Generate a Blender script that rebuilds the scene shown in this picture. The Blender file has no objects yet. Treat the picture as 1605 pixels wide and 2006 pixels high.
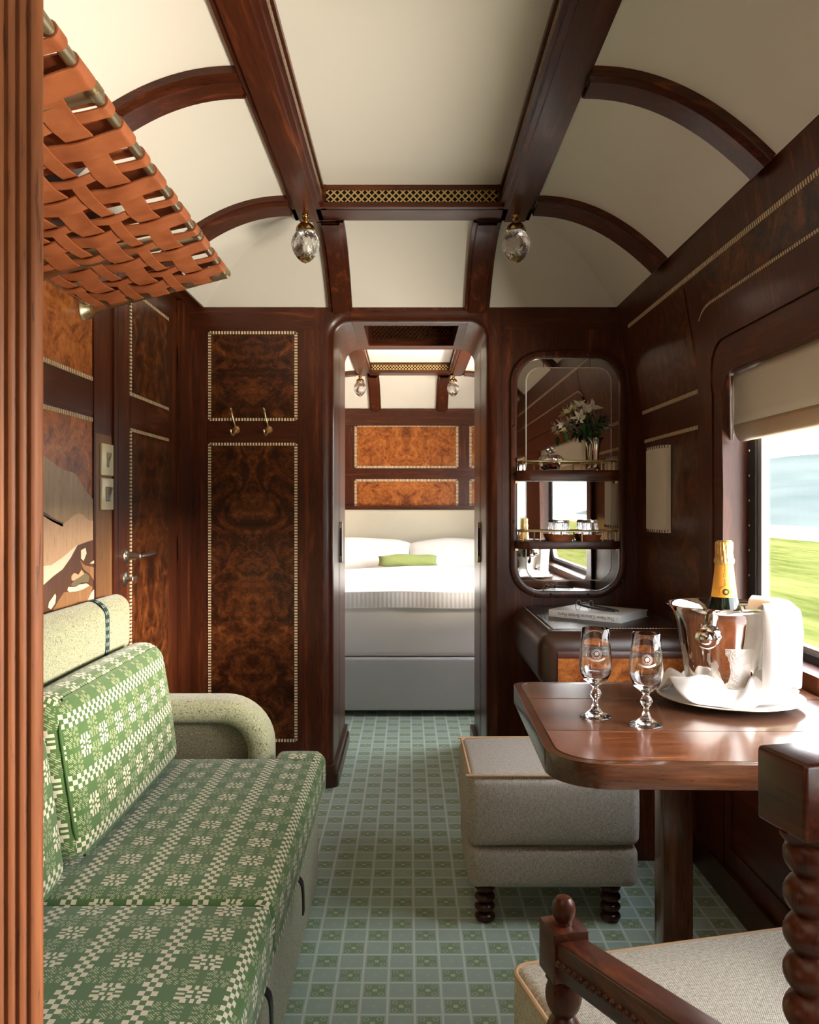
import bpy, bmesh, math, random
from mathutils import Vector, Matrix, Euler, noise as mnoise
random.seed(7)
SC = bpy.context.scene
COL = SC.collection
PI = math.pi
F, CX, CY, H = 1630.0, 800.0, 990.0, 1.2      # measured focal length (px), vanishing point, eye height

# ------------------------------------------------------------------ node helpers
class S:
    def __init__(s, t, k): s.t, s.k = t, k
    def m(s, op, *b):
        n = s.t.nodes.new('ShaderNodeMath'); n.operation = op
        for i, v in enumerate((s,) + b):
            if isinstance(v, S): s.t.links.new(v.k, n.inputs[i])
            else: n.inputs[i].default_value = v
        return S(s.t, n.outputs[0])
    def __add__(s, o): return s.m('ADD', o)
    def __sub__(s, o): return s.m('SUBTRACT', o)
    def __mul__(s, o): return s.m('MULTIPLY', o)
    def __truediv__(s, o): return s.m('DIVIDE', o)
    def lt(s, o): return s.m('LESS_THAN', o)
    def gt(s, o): return s.m('GREATER_THAN', o)
    def abs(s): return s.m('ABSOLUTE')
    def floor(s): return s.m('FLOOR')
    def mod(s, o): return s.m('FLOORED_MODULO', o)
    def max(s, o): return s.m('MAXIMUM', o)
    def min(s, o): return s.m('MINIMUM', o)

def mixc(t, fac, a, b, mode='MIX'):
    n = t.nodes.new('ShaderNodeMix'); n.data_type = 'RGBA'; n.blend_type = mode
    for i, v in ((0, fac), (6, a), (7, b)):
        if isinstance(v, S): t.links.new(v.k, n.inputs[i])
        elif i == 0: n.inputs[0].default_value = v
        else: n.inputs[i].default_value = (*v[:3], 1)
    return S(t, n.outputs[2])

def ramp(t, fac, stops):
    n = t.nodes.new('ShaderNodeValToRGB'); e = n.color_ramp.elements
    while len(e) < len(stops): e.new(.5)
    for i, (p, c) in enumerate(stops):
        e[i].position = p; e[i].color = (*c, 1)
    t.links.new(fac.k, n.inputs[0]); return S(t, n.outputs[0])

def coords(t, kind='Object', scale=(1, 1, 1), rot=(0, 0, 0), loc=(0, 0, 0)):
    n = t.nodes.new('ShaderNodeTexCoord'); mp = t.nodes.new('ShaderNodeMapping')
    mp.inputs['Scale'].default_value = scale; mp.inputs['Rotation'].default_value = rot; mp.inputs['Location'].default_value = loc
    t.links.new(n.outputs[kind], mp.inputs[0]); return S(t, mp.outputs[0])

def sep(t, v):
    n = t.nodes.new('ShaderNodeSeparateXYZ'); t.links.new(v.k, n.inputs[0])
    return [S(t, n.outputs[i]) for i in range(3)]

def comb(t, x, y, z=0.0):
    n = t.nodes.new('ShaderNodeCombineXYZ')
    for i, v in enumerate((x, y, z)):
        if isinstance(v, S): t.links.new(v.k, n.inputs[i])
        else: n.inputs[i].default_value = v
    return S(t, n.outputs[0])

def noise(t, v, scale=5., detail=3., rough=.5, dist=0.):
    n = t.nodes.new('ShaderNodeTexNoise'); t.links.new(v.k, n.inputs['Vector'])
    n.inputs['Scale'].default_value = scale; n.inputs['Detail'].default_value = detail
    n.inputs['Roughness'].default_value = rough; n.inputs['Distortion'].default_value = dist
    return S(t, n.outputs['Fac'])

MATS = {}
def mat(name, col=(.8, .8, .8), rough=.5, metal=0., **kw):
    m = bpy.data.materials.new(name); m.use_nodes = True; t = m.node_tree
    b = t.nodes['Principled BSDF']
    b.inputs['Base Color'].default_value = (*col, 1); b.inputs['Roughness'].default_value = rough; b.inputs['Metallic'].default_value = metal
    for k, v in kw.items(): b.inputs[k.replace('_', ' ')].default_value = v
    MATS[name] = m
    return m, t, b

def setin(t, b, name, s): t.links.new(s.k, b.inputs[name])

def bump(t, b, h, strength=.2, dist=.002):
    n = t.nodes.new('ShaderNodeBump'); n.inputs['Strength'].default_value = strength; n.inputs['Distance'].default_value = dist
    t.links.new(h.k, n.inputs['Height']); t.links.new(n.outputs[0], b.inputs['Normal'])

def wood(name, stops, axis='Z', rough=.34, coat=.12, fig=3.2, pores=.55):
    m, t, b = mat(name, rough=rough, Specular_IOR_Level=.36)
    b.inputs['Coat Weight'].default_value = coat; b.inputs['Coat Roughness'].default_value = .12
    ac, al = 9., .75
    sc = {'X': (al, ac, ac), 'Y': (ac, al, ac), 'Z': (ac, ac, al)}[axis]
    v = coords(t, scale=sc)
    n1 = noise(t, v, fig, 4., .55, .8)
    bands = (n1 * 9.).m('SINE') * .5 + .5
    sf = tuple(x * 18 for x in sc)
    n2 = noise(t, coords(t, scale=sf), 1.3, 3., .6)
    f = n1 * .62 + bands * .16 + n2 * .30
    c = ramp(t, f, stops)
    c = mixc(t, (n2.lt(.36)) * pores, c, tuple(x * .45 for x in stops[0][1]))
    setin(t, b, 'Base Color', c)
    bump(t, b, n2, .06, .001)
    return m

MAH = [(.28, (.021, .0048, .0020)), (.5, (.074, .0160, .0048)), (.66, (.150, .036, .0098)), (.85, (.245, .066, .0175))]
for ax in 'XYZ': wood('mahogany_' + ax, MAH, ax)
WAL = [(.28, (.035, .013, .007)), (.5, (.10, .038, .018)), (.68, (.19, .075, .035)), (.85, (.29, .125, .06))]
wood('walnut_X', WAL, 'X', .22, .5); wood('walnut_Y', WAL, 'Y', .22, .5); wood('walnut_Z', WAL, 'Z', .22, .5)
wood('walnut_figured', [(.3, (.05, .014, .006)), (.5, (.15, .045, .016)), (.66, (.27, .09, .035)), (.85, (.38, .15, .06))], 'X', .22, .5, 5.)
wood('pale_mahogany_Z', [(.28, (.10, .042, .017)), (.5, (.21, .095, .035)), (.8, (.36, .18, .07))], 'Z', .4, .1)
DK = [(.28, (.016, .005, .003)), (.5, (.05, .015, .007)), (.68, (.085, .026, .011)), (.85, (.13, .042, .018))]
wood('reeded_mahogany_lit', [(.28, (.085, .026, .009)), (.5, (.20, .064, .020)), (.8, (.34, .125, .042))], 'Z', .55, 0.)  # same mahogany as elsewhere; daylight on the post painted in as lighter tone
for ax in 'XYZ': wood('dark_mahogany_' + ax, DK, ax, .28)

def burl(name, stops, sc=1.):
    m, t, b = mat(name, rough=.32, Specular_IOR_Level=.32); b.inputs['Coat Weight'].default_value = .10; b.inputs['Coat Roughness'].default_value = .12
    x, y, z = sep(t, coords(t, 'UV'))
    v = comb(t, x.abs(), y, 0.)
    n1 = noise(t, v, 7.5 * sc, 5., .6, 2.2); n2 = noise(t, v, 34. * sc, 5., .65, 1.5); n3 = noise(t, v, 150. * sc, 2., .5, .4)
    f = n1 * .62 + n2 * .38 + n3 * .10
    setin(t, b, 'Base Color', ramp(t, f, stops)); return m
burl('burl_dark', [(.38, (.008, .0024, .0015)), (.50, (.040, .010, .003)), (.60, (.115, .031, .0075)), (.74, (.26, .085, .022))])
burl('burl_orange', [(.34, (.055, .013, .004)), (.46, (.19, .048, .011)), (.58, (.40, .122, .026)), (.75, (.60, .235, .062))])

def strip_mat(name, ca, cb, per=.0122, duty=.62):
    m, t, b = mat(name, rough=.35)
    x, y, z = sep(t, coords(t, 'UV'))
    f = ((x / per).mod(1.)).lt(duty)
    n = noise(t, coords(t, 'Object'), 60., 2.)
    setin(t, b, 'Base Color', mixc(t, f, cb, mixc(t, n, tuple(c * .75 for c in ca), ca)))
    bump(t, b, ((x / per) * 2 * PI).m('SINE'), .5, .003)
    return m
strip_mat('beaded_inlay', (.88, .71, .45), (.10, .035, .012))
strip_mat('chain_inlay', (.45, .30, .13), (.02, .008, .005), .02, .45)

mat('ceiling_cream', (.80, .755, .66), .75)
mat('brass', (.78, .58, .31), .28, 1.); mat('pale_brass', (.62, .52, .35), .38, 1.); mat('polished_brass', (.72, .50, .22), .2, 1.)
mat('satin_brass', (.80, .70, .47), .4, .35); mat('silver', (.80, .77, .73), .12, 1.); mat('nickel', (.62, .58, .50), .3, 1.)
mat('black', (.012, .012, .014), .4); mat('black_rubber', (.02, .02, .022), .6); mat('void', (.004, .003, .003), .9)
mat('steel_trim', (.62, .62, .62), .3, .8)
mat('mirror_glass', (.86, .85, .82), .015, 1.); mat('mirror_border', (.62, .61, .58), .03, 1.)
m, t, b = mat('tan_leather', (.47, .125, .038), .42)
nz = noise(t, coords(t), 22., 4.); setin(t, b, 'Base Color', ramp(t, nz, [(.3, (.31, .082, .028)), (.7, (.45, .135, .048))])); bump(t, b, noise(t, coords(t), 380., 2.), .15, .001)
mat('tan_leather_edge', (.62, .27, .12), .6)
m, t, b = mat('brown_leather', (.04, .016, .009), .34); bump(t, b, noise(t, coords(t), 420., 3.), .25, .001)
mat('stitch_cream', (.62, .55, .42), .8); mat('cream_piping', (.55, .36, .20), .7)

# clear glass pane: see-through with a real reflection, no refraction offset
m, t, b = mat('window_pane'); t.nodes.remove(b)
tr = t.nodes.new('ShaderNodeBsdfTransparent'); gl = t.nodes.new('ShaderNodeBsdfGlossy'); gl.inputs['Roughness'].default_value = .02
fr = t.nodes.new('ShaderNodeLayerWeight'); pw = S(t, fr.outputs['Facing']).m('POWER', 4.) * .45 + .035; mx = t.nodes.new('ShaderNodeMixShader')
t.links.new(pw.k, mx.inputs[0]); t.links.new(tr.outputs[0], mx.inputs[1]); t.links.new(gl.outputs[0], mx.inputs[2])
t.links.new(mx.outputs[0], t.nodes['Material Output'].inputs[0])
mat('crystal', (1, 1, 1), .01, Transmission_Weight=1., IOR=1.46)
mat('etched_glass', (.92, .92, .90), .6)
mat('bottle_glass', (.006, .012, .007), .08)
m, t, b = mat('gold_foil', (.80, .50, .16), .3, .85); bump(t, b, noise(t, coords(t, scale=(60, 60, 12)), 4., 3.), .7, .004)
mat('amber_label', (.80, .36, .05), .42, .15); mat('bright_amber', (.88, .40, .03), .45); mat('ink', (.03, .02, .015), .6); mat('grey_ink', (.05, .05, .05), .7)

def cloth(name, col, var=.12, rough=.9, wv=900., bs=.3):
    m, t, b = mat(name, col, rough); b.inputs['Sheen Weight'].default_value = .25
    n = noise(t, coords(t), wv * .35, 3.); n2 = noise(t, coords(t), 9., 2.)
    setin(t, b, 'Base Color', mixc(t, n * .7 + n2 * .3, tuple(c * (1 - var) for c in col), tuple(min(1, c * (1 + var)) for c in col)))
    bump(t, b, noise(t, coords(t), wv, 2.), bs, .001); return m
cloth('white_linen', (.88, .865, .83), .03, .85, 500., .1)
cloth('napkin_linen', (.90, .87, .84), .02, .85, 600., .08)
cloth('bed_base_cloth', (.56, .57, .58), .10); cloth('headboard_linen', (.56, .52, .41), .12)
cloth('green_wool', (.22, .27, .085), .25, .95, 500., .6)
cloth('blind_fabric', (.66, .58, .45), .03); cloth('hem_fabric', (.42, .27, .14), .05)
cloth('shade_linen', (.66, .58, .46), .12, .9, 700., .4)

def tweed(name, base, specks, scale=420.):
    m, t, b = mat(name, base, .95); b.inputs['Sheen Weight'].default_value = .3
    v = coords(t); n = noise(t, v, scale, 2., .6)
    c = ramp(t, n, [(.3, tuple(x * .45 for x in base)), (.5, base), (.7, tuple(min(1, x * 1.5) for x in base))])
    for i, (sc_, th, cc) in enumerate(specks):
        c = mixc(t, noise(t, coords(t, loc=(i * 3.1, i, 0)), sc_, 1.).gt(th), c, cc)
    setin(t, b, 'Base Color', c); bump(t, b, n, .5, .002); return m
tweed('pale_tweed', (.335, .345, .215), [(190., .66, (.16, .07, .03)), (160., .68, (.12, .16, .12)), (230., .68, (.62, .58, .40))])
tweed('dark_tweed', (.17, .15, .09), [(200., .66, (.06, .04, .02)), (230., .66, (.42, .38, .26))], 520.)

def weave(name, base, lo, per=.0042, spread=1.):
    m, t, b = mat(name, base, .95); b.inputs['Sheen Weight'].default_value = .2
    x, y, z = sep(t, coords(t, 'UV'))
    w = (x * (2 * PI / per)).m('SINE') * (y * (2 * PI / per)).m('SINE')
    n = noise(t, coords(t, 'UV', scale=(1, 3.5, 1)), 95., 4., .75); n2 = noise(t, coords(t, 'UV', scale=(3.5, 1, 1)), 105., 4., .75)
    f = w * .20 + n * .5 + n2 * .5
    setin(t, b, 'Base Color', ramp(t, f, [(.40, lo), (.5, base), (.60, tuple(min(1, c * 1.35) for c in base))]))
    bump(t, b, f, .8, .003); return m
weave('grey_weave', (.48, .43, .36), (.17, .135, .10)); weave('ivory_weave', (.66, .60, .49), (.26, .21, .14), .0034)

# green sofa cloth: checker bands and woven stars, laid out in metres on the UV map
m, t, b = mat('sofa_cloth', rough=.92); b.inputs['Sheen Weight'].default_value = .25
U = .0053
x, y, z = sep(t, coords(t, 'UV')); x = x / U; y = y / U
X = (x + 3.).mod(25.)                     # band centred on u = 0
inb = X.lt(6.)
chk = ((X / 2.).floor() + ((y / 2.4).floor())).mod(2.).lt(.5)
def star(cx, off):
    a = (X - cx).abs(); bb = ((y + off).mod(18.) - 9.).abs()
    q1 = a.gt(.45) * bb.gt(.45) * a.lt(2.0) * bb.lt(1.9)
    q2 = a.gt(1.8) * a.lt(4.6) * bb.gt(1.6) * bb.lt(3.0)
    q3 = a.gt(1.4) * a.lt(2.9) * bb.gt(2.6) * bb.lt(4.5)
    q4 = bb.lt(.5) * a.gt(2.4) * a.lt(4.6)
    q5 = a.lt(.5) * bb.gt(2.4) * bb.lt(4.5)
    return q1.max(q2).max(q3).max(q4).max(q5)
white = (inb * chk).max(star(15.5, 0.) * (inb * -1. + 1.))
dim = star(9.8, 9.).max(star(21.2, 9.)) * (inb * -1. + 1.)
dith = ((x * 1.0 + y * 1.0).mod(1.)).lt(.52)
tw = noise(t, coords(t, 'UV'), 700., 2.)
gr = mixc(t, tw, (.038, .088, .020), (.092, .185, .048))
c = mixc(t, dim * dith, gr, (.40, .42, .24)); c = mixc(t, white, c, mixc(t, tw, (.58, .52, .36), (.76, .70, .54)))
setin(t, b, 'Base Color', c); bump(t, b, tw + white * .5, .35, .0015)
m, t, b = mat('strap_cloth', rough=.8)
x, y, z = sep(t, coords(t, 'UV'))
f = ((x / .022).mod(1.)).lt(.45) * ((y.abs() - .006).abs()).lt(.0022)
setin(t, b, 'Base Color', mixc(t, f, (.008, .034, .032), (.45, .5, .45)))

# carpet
m, t, b = mat('carpet', rough=.97); b.inputs['Sheen Weight'].default_value = .3
x, y, z = sep(t, coords(t)); T = .0656
gx = (x - .0159) / T; gy = (y - 1.9605) / T
p = (gx.mod(1.) - .5).abs(); q = (gy.mod(1.) - .5).abs()
line = p.max(q).gt(.455)
odd = (gx.floor() + gy.floor()).mod(2.).gt(.5)
ring = p.max(q).lt(.385)
pet = ((p - .235) * (p - .235) + (q - .235) * (q - .235)).lt(.0125)
pet2 = ((p - .235) * (p - .235) + (q - .235) * (q - .235)).lt(.004)
cen = p.max(q).lt(.085); cen2 = p.max(q).lt(.07)
pile = noise(t, coords(t), 420., 3., .7); pl2 = noise(t, coords(t), 28., 3.)
base = mixc(t, pile * .7 + pl2 * .3, (.28, .40, .335), (.48, .62, .54))
fl = mixc(t, pet, mixc(t, pile, (.165, .265, .135), (.28, .40, .225)), (.38, .52, .41)); fl = mixc(t, pet2, fl, (.21, .32, .18)); fl = mixc(t, cen, fl, (.52, .60, .47))
c = mixc(t, odd * ring, mixc(t, cen2, base, (.46, .55, .46)), fl)
c = mixc(t, line, c, mixc(t, pile, (.54, .63, .57), (.72, .81, .75)))
setin(t, b, 'Base Color', c); bump(t, b, pile, .5, .004)

# outdoors
m, t, b = mat('grass_field', rough=1., Specular_IOR_Level=0.)
n = noise(t, coords(t, scale=(1., .16, 1.)), 1.6, 4., .6); n2 = noise(t, coords(t, scale=(.12, .02, 1.)), 1.2, 3.)
setin(t, b, 'Base Color', ramp(t, n * .6 + n2 * .45, [(.34, (.036, .044, .010)), (.5, (.068, .074, .021)), (.68, (.108, .105, .037))]))
mat('lake_water', (.12, .13, .135), .15)
m, t, b = mat('hazy_hill', rough=1., Specular_IOR_Level=0.)
n = noise(t, coords(t, scale=(.02, .008, .05)), 2., 4.); setin(t, b, 'Base Color', ramp(t, n, [(.35, (.052, .064, .060)), (.65, (.076, .087, .081))]))  # distance haze is mixed into the hill colour

# ------------------------------------------------------------------ mesh helpers
class MB:
    def __init__(s): s.v, s.f, s.uv, s.mi = [], [], [], []
    def add(s, vs, fs, uvs=None, mi=0):
        o = len(s.v); s.v += [tuple(p) for p in vs]
        for i, f in enumerate(fs):
            s.f.append(tuple(o + k for k in f)); s.mi.append(mi)
            s.uv.append(uvs[i] if uvs else None)
        return s
    def box(s, x0, x1, y0, y1, z0, z1, mi=0):
        return s.add([(x0, y0, z0), (x1, y0, z0), (x1, y1, z0), (x0, y1, z0), (x0, y0, z1), (x1, y0, z1), (x1, y1, z1), (x0, y1, z1)],
                     [(3, 2, 1, 0), (4, 5, 6, 7), (0, 1, 5, 4), (1, 2, 6, 5), (2, 3, 7, 6), (3, 0, 4, 7)], mi=mi)
    def lathe(s, prof, n=32, c=(0, 0, 0), axis='Z', mi=0, rfun=None, caps=True):
        vs, fs = [], []
        for j, (r, h) in enumerate(prof):
            for i in range(n):
                a = 2 * PI * i / n; rr = r * (rfun(a, h, j) if rfun else 1)
                p = (rr * math.cos(a), rr * math.sin(a), h)
                if axis == 'X': p = (p[2], p[0], p[1])
                if axis == 'Y': p = (p[1], p[2], p[0])
                vs.append((p[0] + c[0], p[1] + c[1], p[2] + c[2]))
        for j in range(len(prof) - 1):
            for i in range(n):
                k = (i + 1) % n
                fs.append((j * n + i, j * n + k, (j + 1) * n + k, (j + 1) * n + i))
        if caps and prof[0][0] > 1e-6: fs.append(tuple(range(n))[::-1])
        if caps and prof[-1][0] > 1e-6: fs.append(tuple((len(prof) - 1) * n + i for i in range(n)))
        return s.add(vs, fs, mi=mi)
    def tube(s, pts, r, n=10, closed=False, mi=0, flat=1.):
        P = [Vector(p) for p in pts]; m = len(P); vs, fs = [], []
        up = None
        for j in range(m):
            d = (P[(j + 1) % m] - P[j - 1]) if closed else (P[min(j + 1, m - 1)] - P[max(j - 1, 0)])
            d.normalize()
            if up is None: up = Vector((0, 0, 1)) if abs(d.z) < .9 else Vector((0, 1, 0))
            a = d.cross(up).normalized(); bb = a.cross(d).normalized(); up = bb
            rr = r[j] if isinstance(r, (list, tuple)) else r
            for i in range(n):
                w = 2 * PI * i / n
                vs.append(P[j] + a * (math.cos(w) * rr) + bb * (math.sin(w) * rr * flat))
        for j in range(m if closed else m - 1):
            for i in range(n):
                k = (i + 1) % n; q = (j + 1) % m
                fs.append((j * n + i, j * n + k, q * n + k, q * n + i))
        if not closed: fs += [tuple(range(n))[::-1], tuple((m - 1) * n + i for i in range(n))]
        return s.add(vs, fs, mi=mi)
    def grid(s, fn, nu, nv, uvfn=None, mi=0, closed_u=False):
        vs = [fn(i / nu, j / nv) for j in range(nv + 1) for i in range(nu + 1)]
        fs, uv = [], []
        for j in range(nv):
            for i in range(nu):
                a = j * (nu + 1) + i; q = (a, a + 1, a + nu + 2, a + nu + 1); fs.append(q)
                if uvfn: uv.append([uvfn(i / nu, j / nv), uvfn((i + 1) / nu, j / nv), uvfn((i + 1) / nu, (j + 1) / nv), uvfn(i / nu, (j + 1) / nv)])
        return s.add(vs, fs, uv or None, mi)
    def prism(s, poly, axis, a0, a1, mi=0):
        n = len(poly)
        def P(p, a): return {'X': (a, p[0], p[1]), 'Y': (p[0], a, p[1]), 'Z': (p[0], p[1], a)}[axis]
        vs = [P(p, a0) for p in poly] + [P(p, a1) for p in poly]
        fs = [tuple(range(n)), tuple(range(n, 2 * n))[::-1]] + [(i + n, (i + 1) % n + n, (i + 1) % n, i) for i in range(n)]
        return s.add(vs, fs, mi=mi)
    def pbox(s, x0, x1, y0, y1, z0, z1, r, n=10, fr=3, bulge=None, uv=None, mi=0, shear=None):
        """soft box: rounded edges r, bulge = (x-,x+,y-,y+,z-,z+) crown heights"""
        h = [(x1 - x0) / 2, (y1 - y0) / 2, (z1 - z0) / 2]; c = [(x0 + x1) / 2, (y0 + y1) / 2, (z0 + z1) / 2]
        bulge = bulge or (0,) * 6
        def sp(hh):
            rr = min(r, hh * .999); e = [-hh + rr * (1 - math.tan(PI / 4 * (1 - i / fr))) for i in range(fr)]
            inner = [-hh + rr + (2 * hh - 2 * rr) * i / n for i in range(n + 1)]
            return e + inner + [-q for q in reversed(e)]
        G = [sp(q) for q in h]
        def mp(p):
            q = [max(-(h[i] - min(r, h[i] * .999)), min(h[i] - min(r, h[i] * .999), p[i])) for i in range(3)]
            d = [p[i] - q[i] for i in range(3)]; L = math.sqrt(sum(k * k for k in d)) or 1
            o = [q[i] + d[i] / L * r for i in range(3)]
            tt = [max(0., 1 - (p[i] / h[i]) ** 2) for i in range(3)]
            for ax in range(3):
                w = tt[(ax + 1) % 3] * tt[(ax + 2) % 3]; w = w ** .6
                k = o[ax] / h[ax]
                if k > 0: o[ax] += bulge[2 * ax + 1] * w * k
                else: o[ax] += bulge[2 * ax] * w * k
            o = [o[i] + c[i] for i in range(3)]
            return shear(o) if shear else o
        for ax in range(3):
            u, w = (ax + 1) % 3, (ax + 2) % 3
            for sg in (-1, 1):
                gu, gw = G[u], G[w]; vs = []
                for b_ in gw:
                    for a_ in gu:
                        p = [0, 0, 0]; p[ax] = sg * h[ax]; p[u] = a_; p[w] = b_; vs.append(mp(p))
                nu = len(gu); fs, uvs = [], []
                for j in range(len(gw) - 1):
                    for i in range(nu - 1):
                        k = j * nu + i; q = (k, k + 1, k + nu + 1, k + nu)
                        if sg < 0: q = q[::-1]
                        fs.append(q)
                        if uv: uvs.append([uv(vs[e], ax, sg) for e in q])
                s.add(vs, fs, uvs if uv else None, mi)
        return s
    def build(s, name, mats, parent=None, smooth=True, weld=True, inv=None, angle=40):
        me = bpy.data.meshes.new(name); me.from_pydata(s.v, [], s.f)
        if any(u is not None for u in s.uv):
            l = me.uv_layers.new(name='UVMap')
            for p in me.polygons:
                u = s.uv[p.index]
                if u:
                    for k, li in enumerate(p.loop_indices): l.data[li].uv = u[k]
        mats = mats if isinstance(mats, (list, tuple)) else [mats]
        for q in mats: me.materials.append(MATS[q])
        for p in me.polygons: p.material_index = s.mi[p.index]
        bm = bmesh.new(); bm.from_mesh(me)
        if weld: bmesh.ops.remove_doubles(bm, verts=bm.verts, dist=1e-5)
        bmesh.ops.recalc_face_normals(bm, faces=bm.faces)
        bm.to_mesh(me); bm.free()
        if smooth:
            for p in me.polygons: p.use_smooth = True
            me.set_sharp_from_angle(angle=math.radians(angle))
        o = bpy.data.objects.new(name, me); COL.objects.link(o)
        if parent is not None:
            o.parent = parent
            if parent.type == 'EMPTY' and not parent.get('_local'):
                o.matrix_parent_inverse = Matrix.Translation(-parent.location)
        return o

def bevel(o, w, seg=2, angle=35):
    bm = bmesh.new(); bm.from_mesh(o.data)
    es = [e for e in bm.edges if len(e.link_faces) == 2 and e.calc_face_angle(0) > math.radians(angle)]
    bmesh.ops.bevel(bm, geom=es, offset=w, segments=seg, affect='EDGES', profile=.5, clamp_overlap=True)
    bm.to_mesh(o.data); bm.free()
    for p in o.data.polygons: p.use_smooth = True
    o.data.set_sharp_from_angle(angle=math.radians(50))
    return o

def tag(o, label=None, cat=None, group=None, kind=None):
    if label: o['label'] = label
    if cat: o['category'] = cat
    if group: o['group'] = group
    if kind: o['kind'] = kind
    return o
def struct(o, label=None, cat=None): return tag(o, label, cat, None, 'structure')
def thing(name, label, cat, loc, group=None, local=False, rz=0.):
    o = bpy.data.objects.new(name, None); COL.objects.link(o); o.location = loc; o.rotation_euler = (0, 0, rz)
    o.empty_display_size = .05
    if local: o['_local'] = 1
    return tag(o, label, cat, group)
def copy_thing(r, loc, label=None, group=None, rz=None):
    n = r.copy(); COL.objects.link(n); n.location = loc
    if rz is not None: n.rotation_euler = (0, 0, rz)
    if label: n['label'] = label
    if group: n['group'] = group
    for ch in list(r.children):
        k = ch.copy(); COL.objects.link(k); k.parent = n
        for g in list(ch.children):
            q = g.copy(); COL.objects.link(q); q.parent = k
    return n

def rrect(x0, x1, z0, z1, r, n=8):
    """rounded rectangle loop, r single or (bl, br, tr, tl)"""
    r = r if isinstance(r, (tuple, list)) else (r,) * 4; pts = []
    for (cx, cz, a0, rr) in ((x0 + r[0], z0 + r[0], PI, r[0]), (x1 - r[1], z0 + r[1], 1.5 * PI, r[1]), (x1 - r[2], z1 - r[2], 0, r[2]), (x0 + r[3], z1 - r[3], .5 * PI, r[3])):
        for i in range(n + 1):
            a = a0 + .5 * PI * i / n; pts.append((cx + rr * math.cos(a), cz + rr * math.sin(a)))
    return pts
def bez(pts, n=8):
    """Catmull-Rom through pts"""
    P = [Vector(p) for p in pts]; out = []
    for i in range(len(P) - 1):
        a, b_, c_, d = P[max(i - 1, 0)], P[i], P[i + 1], P[min(i + 2, len(P) - 1)]
        for k in range(n):
            u = k / n
            out.append(.5 * ((2 * b_) + (c_ - a) * u + (2 * a - 5 * b_ + 4 * c_ - d) * u * u + (3 * b_ - a - 3 * c_ + d) * u ** 3))
    out.append(P[-1]); return out
def text_mesh(s, size, ext=.0):
    cu = bpy.data.curves.new('writing', 'FONT'); cu.body = s; cu.size = size; cu.extrude = ext; cu.align_x = 'CENTER'; cu.align_y = 'CENTER'; cu.resolution_u = 3
    o = bpy.data.objects.new('writing', cu); COL.objects.link(o)
    bpy.context.view_layer.update()
    me = bpy.data.meshes.new_from_object(o.evaluated_get(bpy.context.evaluated_depsgraph_get()))
    vs = [tuple(v.co) for v in me.vertices]; fs = [tuple(p.vertices) for p in me.polygons]
    bpy.data.objects.remove(o); bpy.data.curves.remove(cu); bpy.data.meshes.remove(me)
    return vs, fs
# ------------------------------------------------------------------ the carriage shell
XL, XR = -.95, .975
P, PB, YH, Y0 = 3.55, 4.21, 7.30, -1.2
ZS, ZB, ZC = 2.045, 2.25, 2.335
SL, SR = -.871, .889                         # where the cove springs
BL, BR = (-.415, -.311), (.338, .4445)       # the two long ceiling beams
def XW(z): return XR if z < 1.53 else XR - (z - 1.53) * (.086 / .515)
def ML(a, b, o): return (XL + o, a, b)
def MRW(a, b, o): return (XW(b) - o, a, b)
def MP(a, b, o): return (a, P - o, b)
def MH(a, b, o): return (a, YH - o, b)

def seg(mb, M, a0, b0, a1, b1, w=.012, h=.004, o=0., u0=0.):
    L = math.hypot(a1 - a0, b1 - b0); da, db = (a1 - a0) / L, (b1 - b0) / L; na, nb = -db * w / 2, da * w / 2
    q = [(a0 - na, b0 - nb), (a1 - na, b1 - nb), (a1 + na, b1 + nb), (a0 + na, b0 + nb)]
    vs = [M(a, b, o) for a, b in q] + [M(a, b, o + h) for a, b in q]
    uu = [(u0, 0), (u0 + L, 0), (u0 + L, w), (u0, w)]
    mb.add(vs, [(4, 5, 6, 7), (0, 1, 5, 4), (1, 2, 6, 5), (2, 3, 7, 6), (3, 0, 4, 7)],
           [uu, [uu[0], uu[1], uu[1], uu[0]], [uu[1], uu[2], uu[2], uu[1]], [uu[2], uu[3], uu[3], uu[2]], [uu[3], uu[0], uu[0], uu[3]]])
    return u0 + L
def panel(mb, M, a0, a1, b0, b1, o=.002, n=1):
    ca, cb = (a0 + a1) / 2, (b0 + b1) / 2; off = random.random() * 9
    vs = [M(a0, b0, o), M(a1, b0, o), M(a1, b1, o), M(a0, b1, o)]
    return mb.add(vs, [(0, 1, 2, 3)], [[(a0 - ca, b0 - cb + off), (a1 - ca, b0 - cb + off), (a1 - ca, b1 - cb + off), (a0 - ca, b1 - cb + off)]])
def framed(M, parent, a0, a1, b0, b1, m='burl_dark', sides='lrtb', w=.012):
    p = panel(MB(), M, a0, a1, b0, b1); p.build('burl_panel', m, parent, False)
    q = MB()
    if 't' in sides: seg(q, M, a0, b1, a1, b1, w)
    if 'b' in sides: seg(q, M, a0, b0, a1, b0, w)
    if 'l' in sides: seg(q, M, a0, b0, a0, b1, w)
    if 'r' in sides: seg(q, M, a1, b0, a1, b1, w)
    tag(q.build('inlay_strip', 'beaded_inlay', parent, False), 'cream and brown beaded inlay strip')

struct(MB().box(-1.1, 1.1, Y0 - .1, YH + .1, -.06, 0).build('floor', 'carpet', None, False))
struct(MB().box(-1.1, 1.1, Y0 - .1, YH + .1, 2.42, 2.46).build('ceiling_roof', 'void', None, False))

# left (corridor) wall
wl = struct(MB().box(XL - .1, XL, Y0 - .1, YH + .1, 0, 2.44).build('wall_left', 'mahogany_Z', None, False))
framed(ML, wl, .9, 2.495, 1.579, 1.932, 'burl_orange', 'tb')
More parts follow.
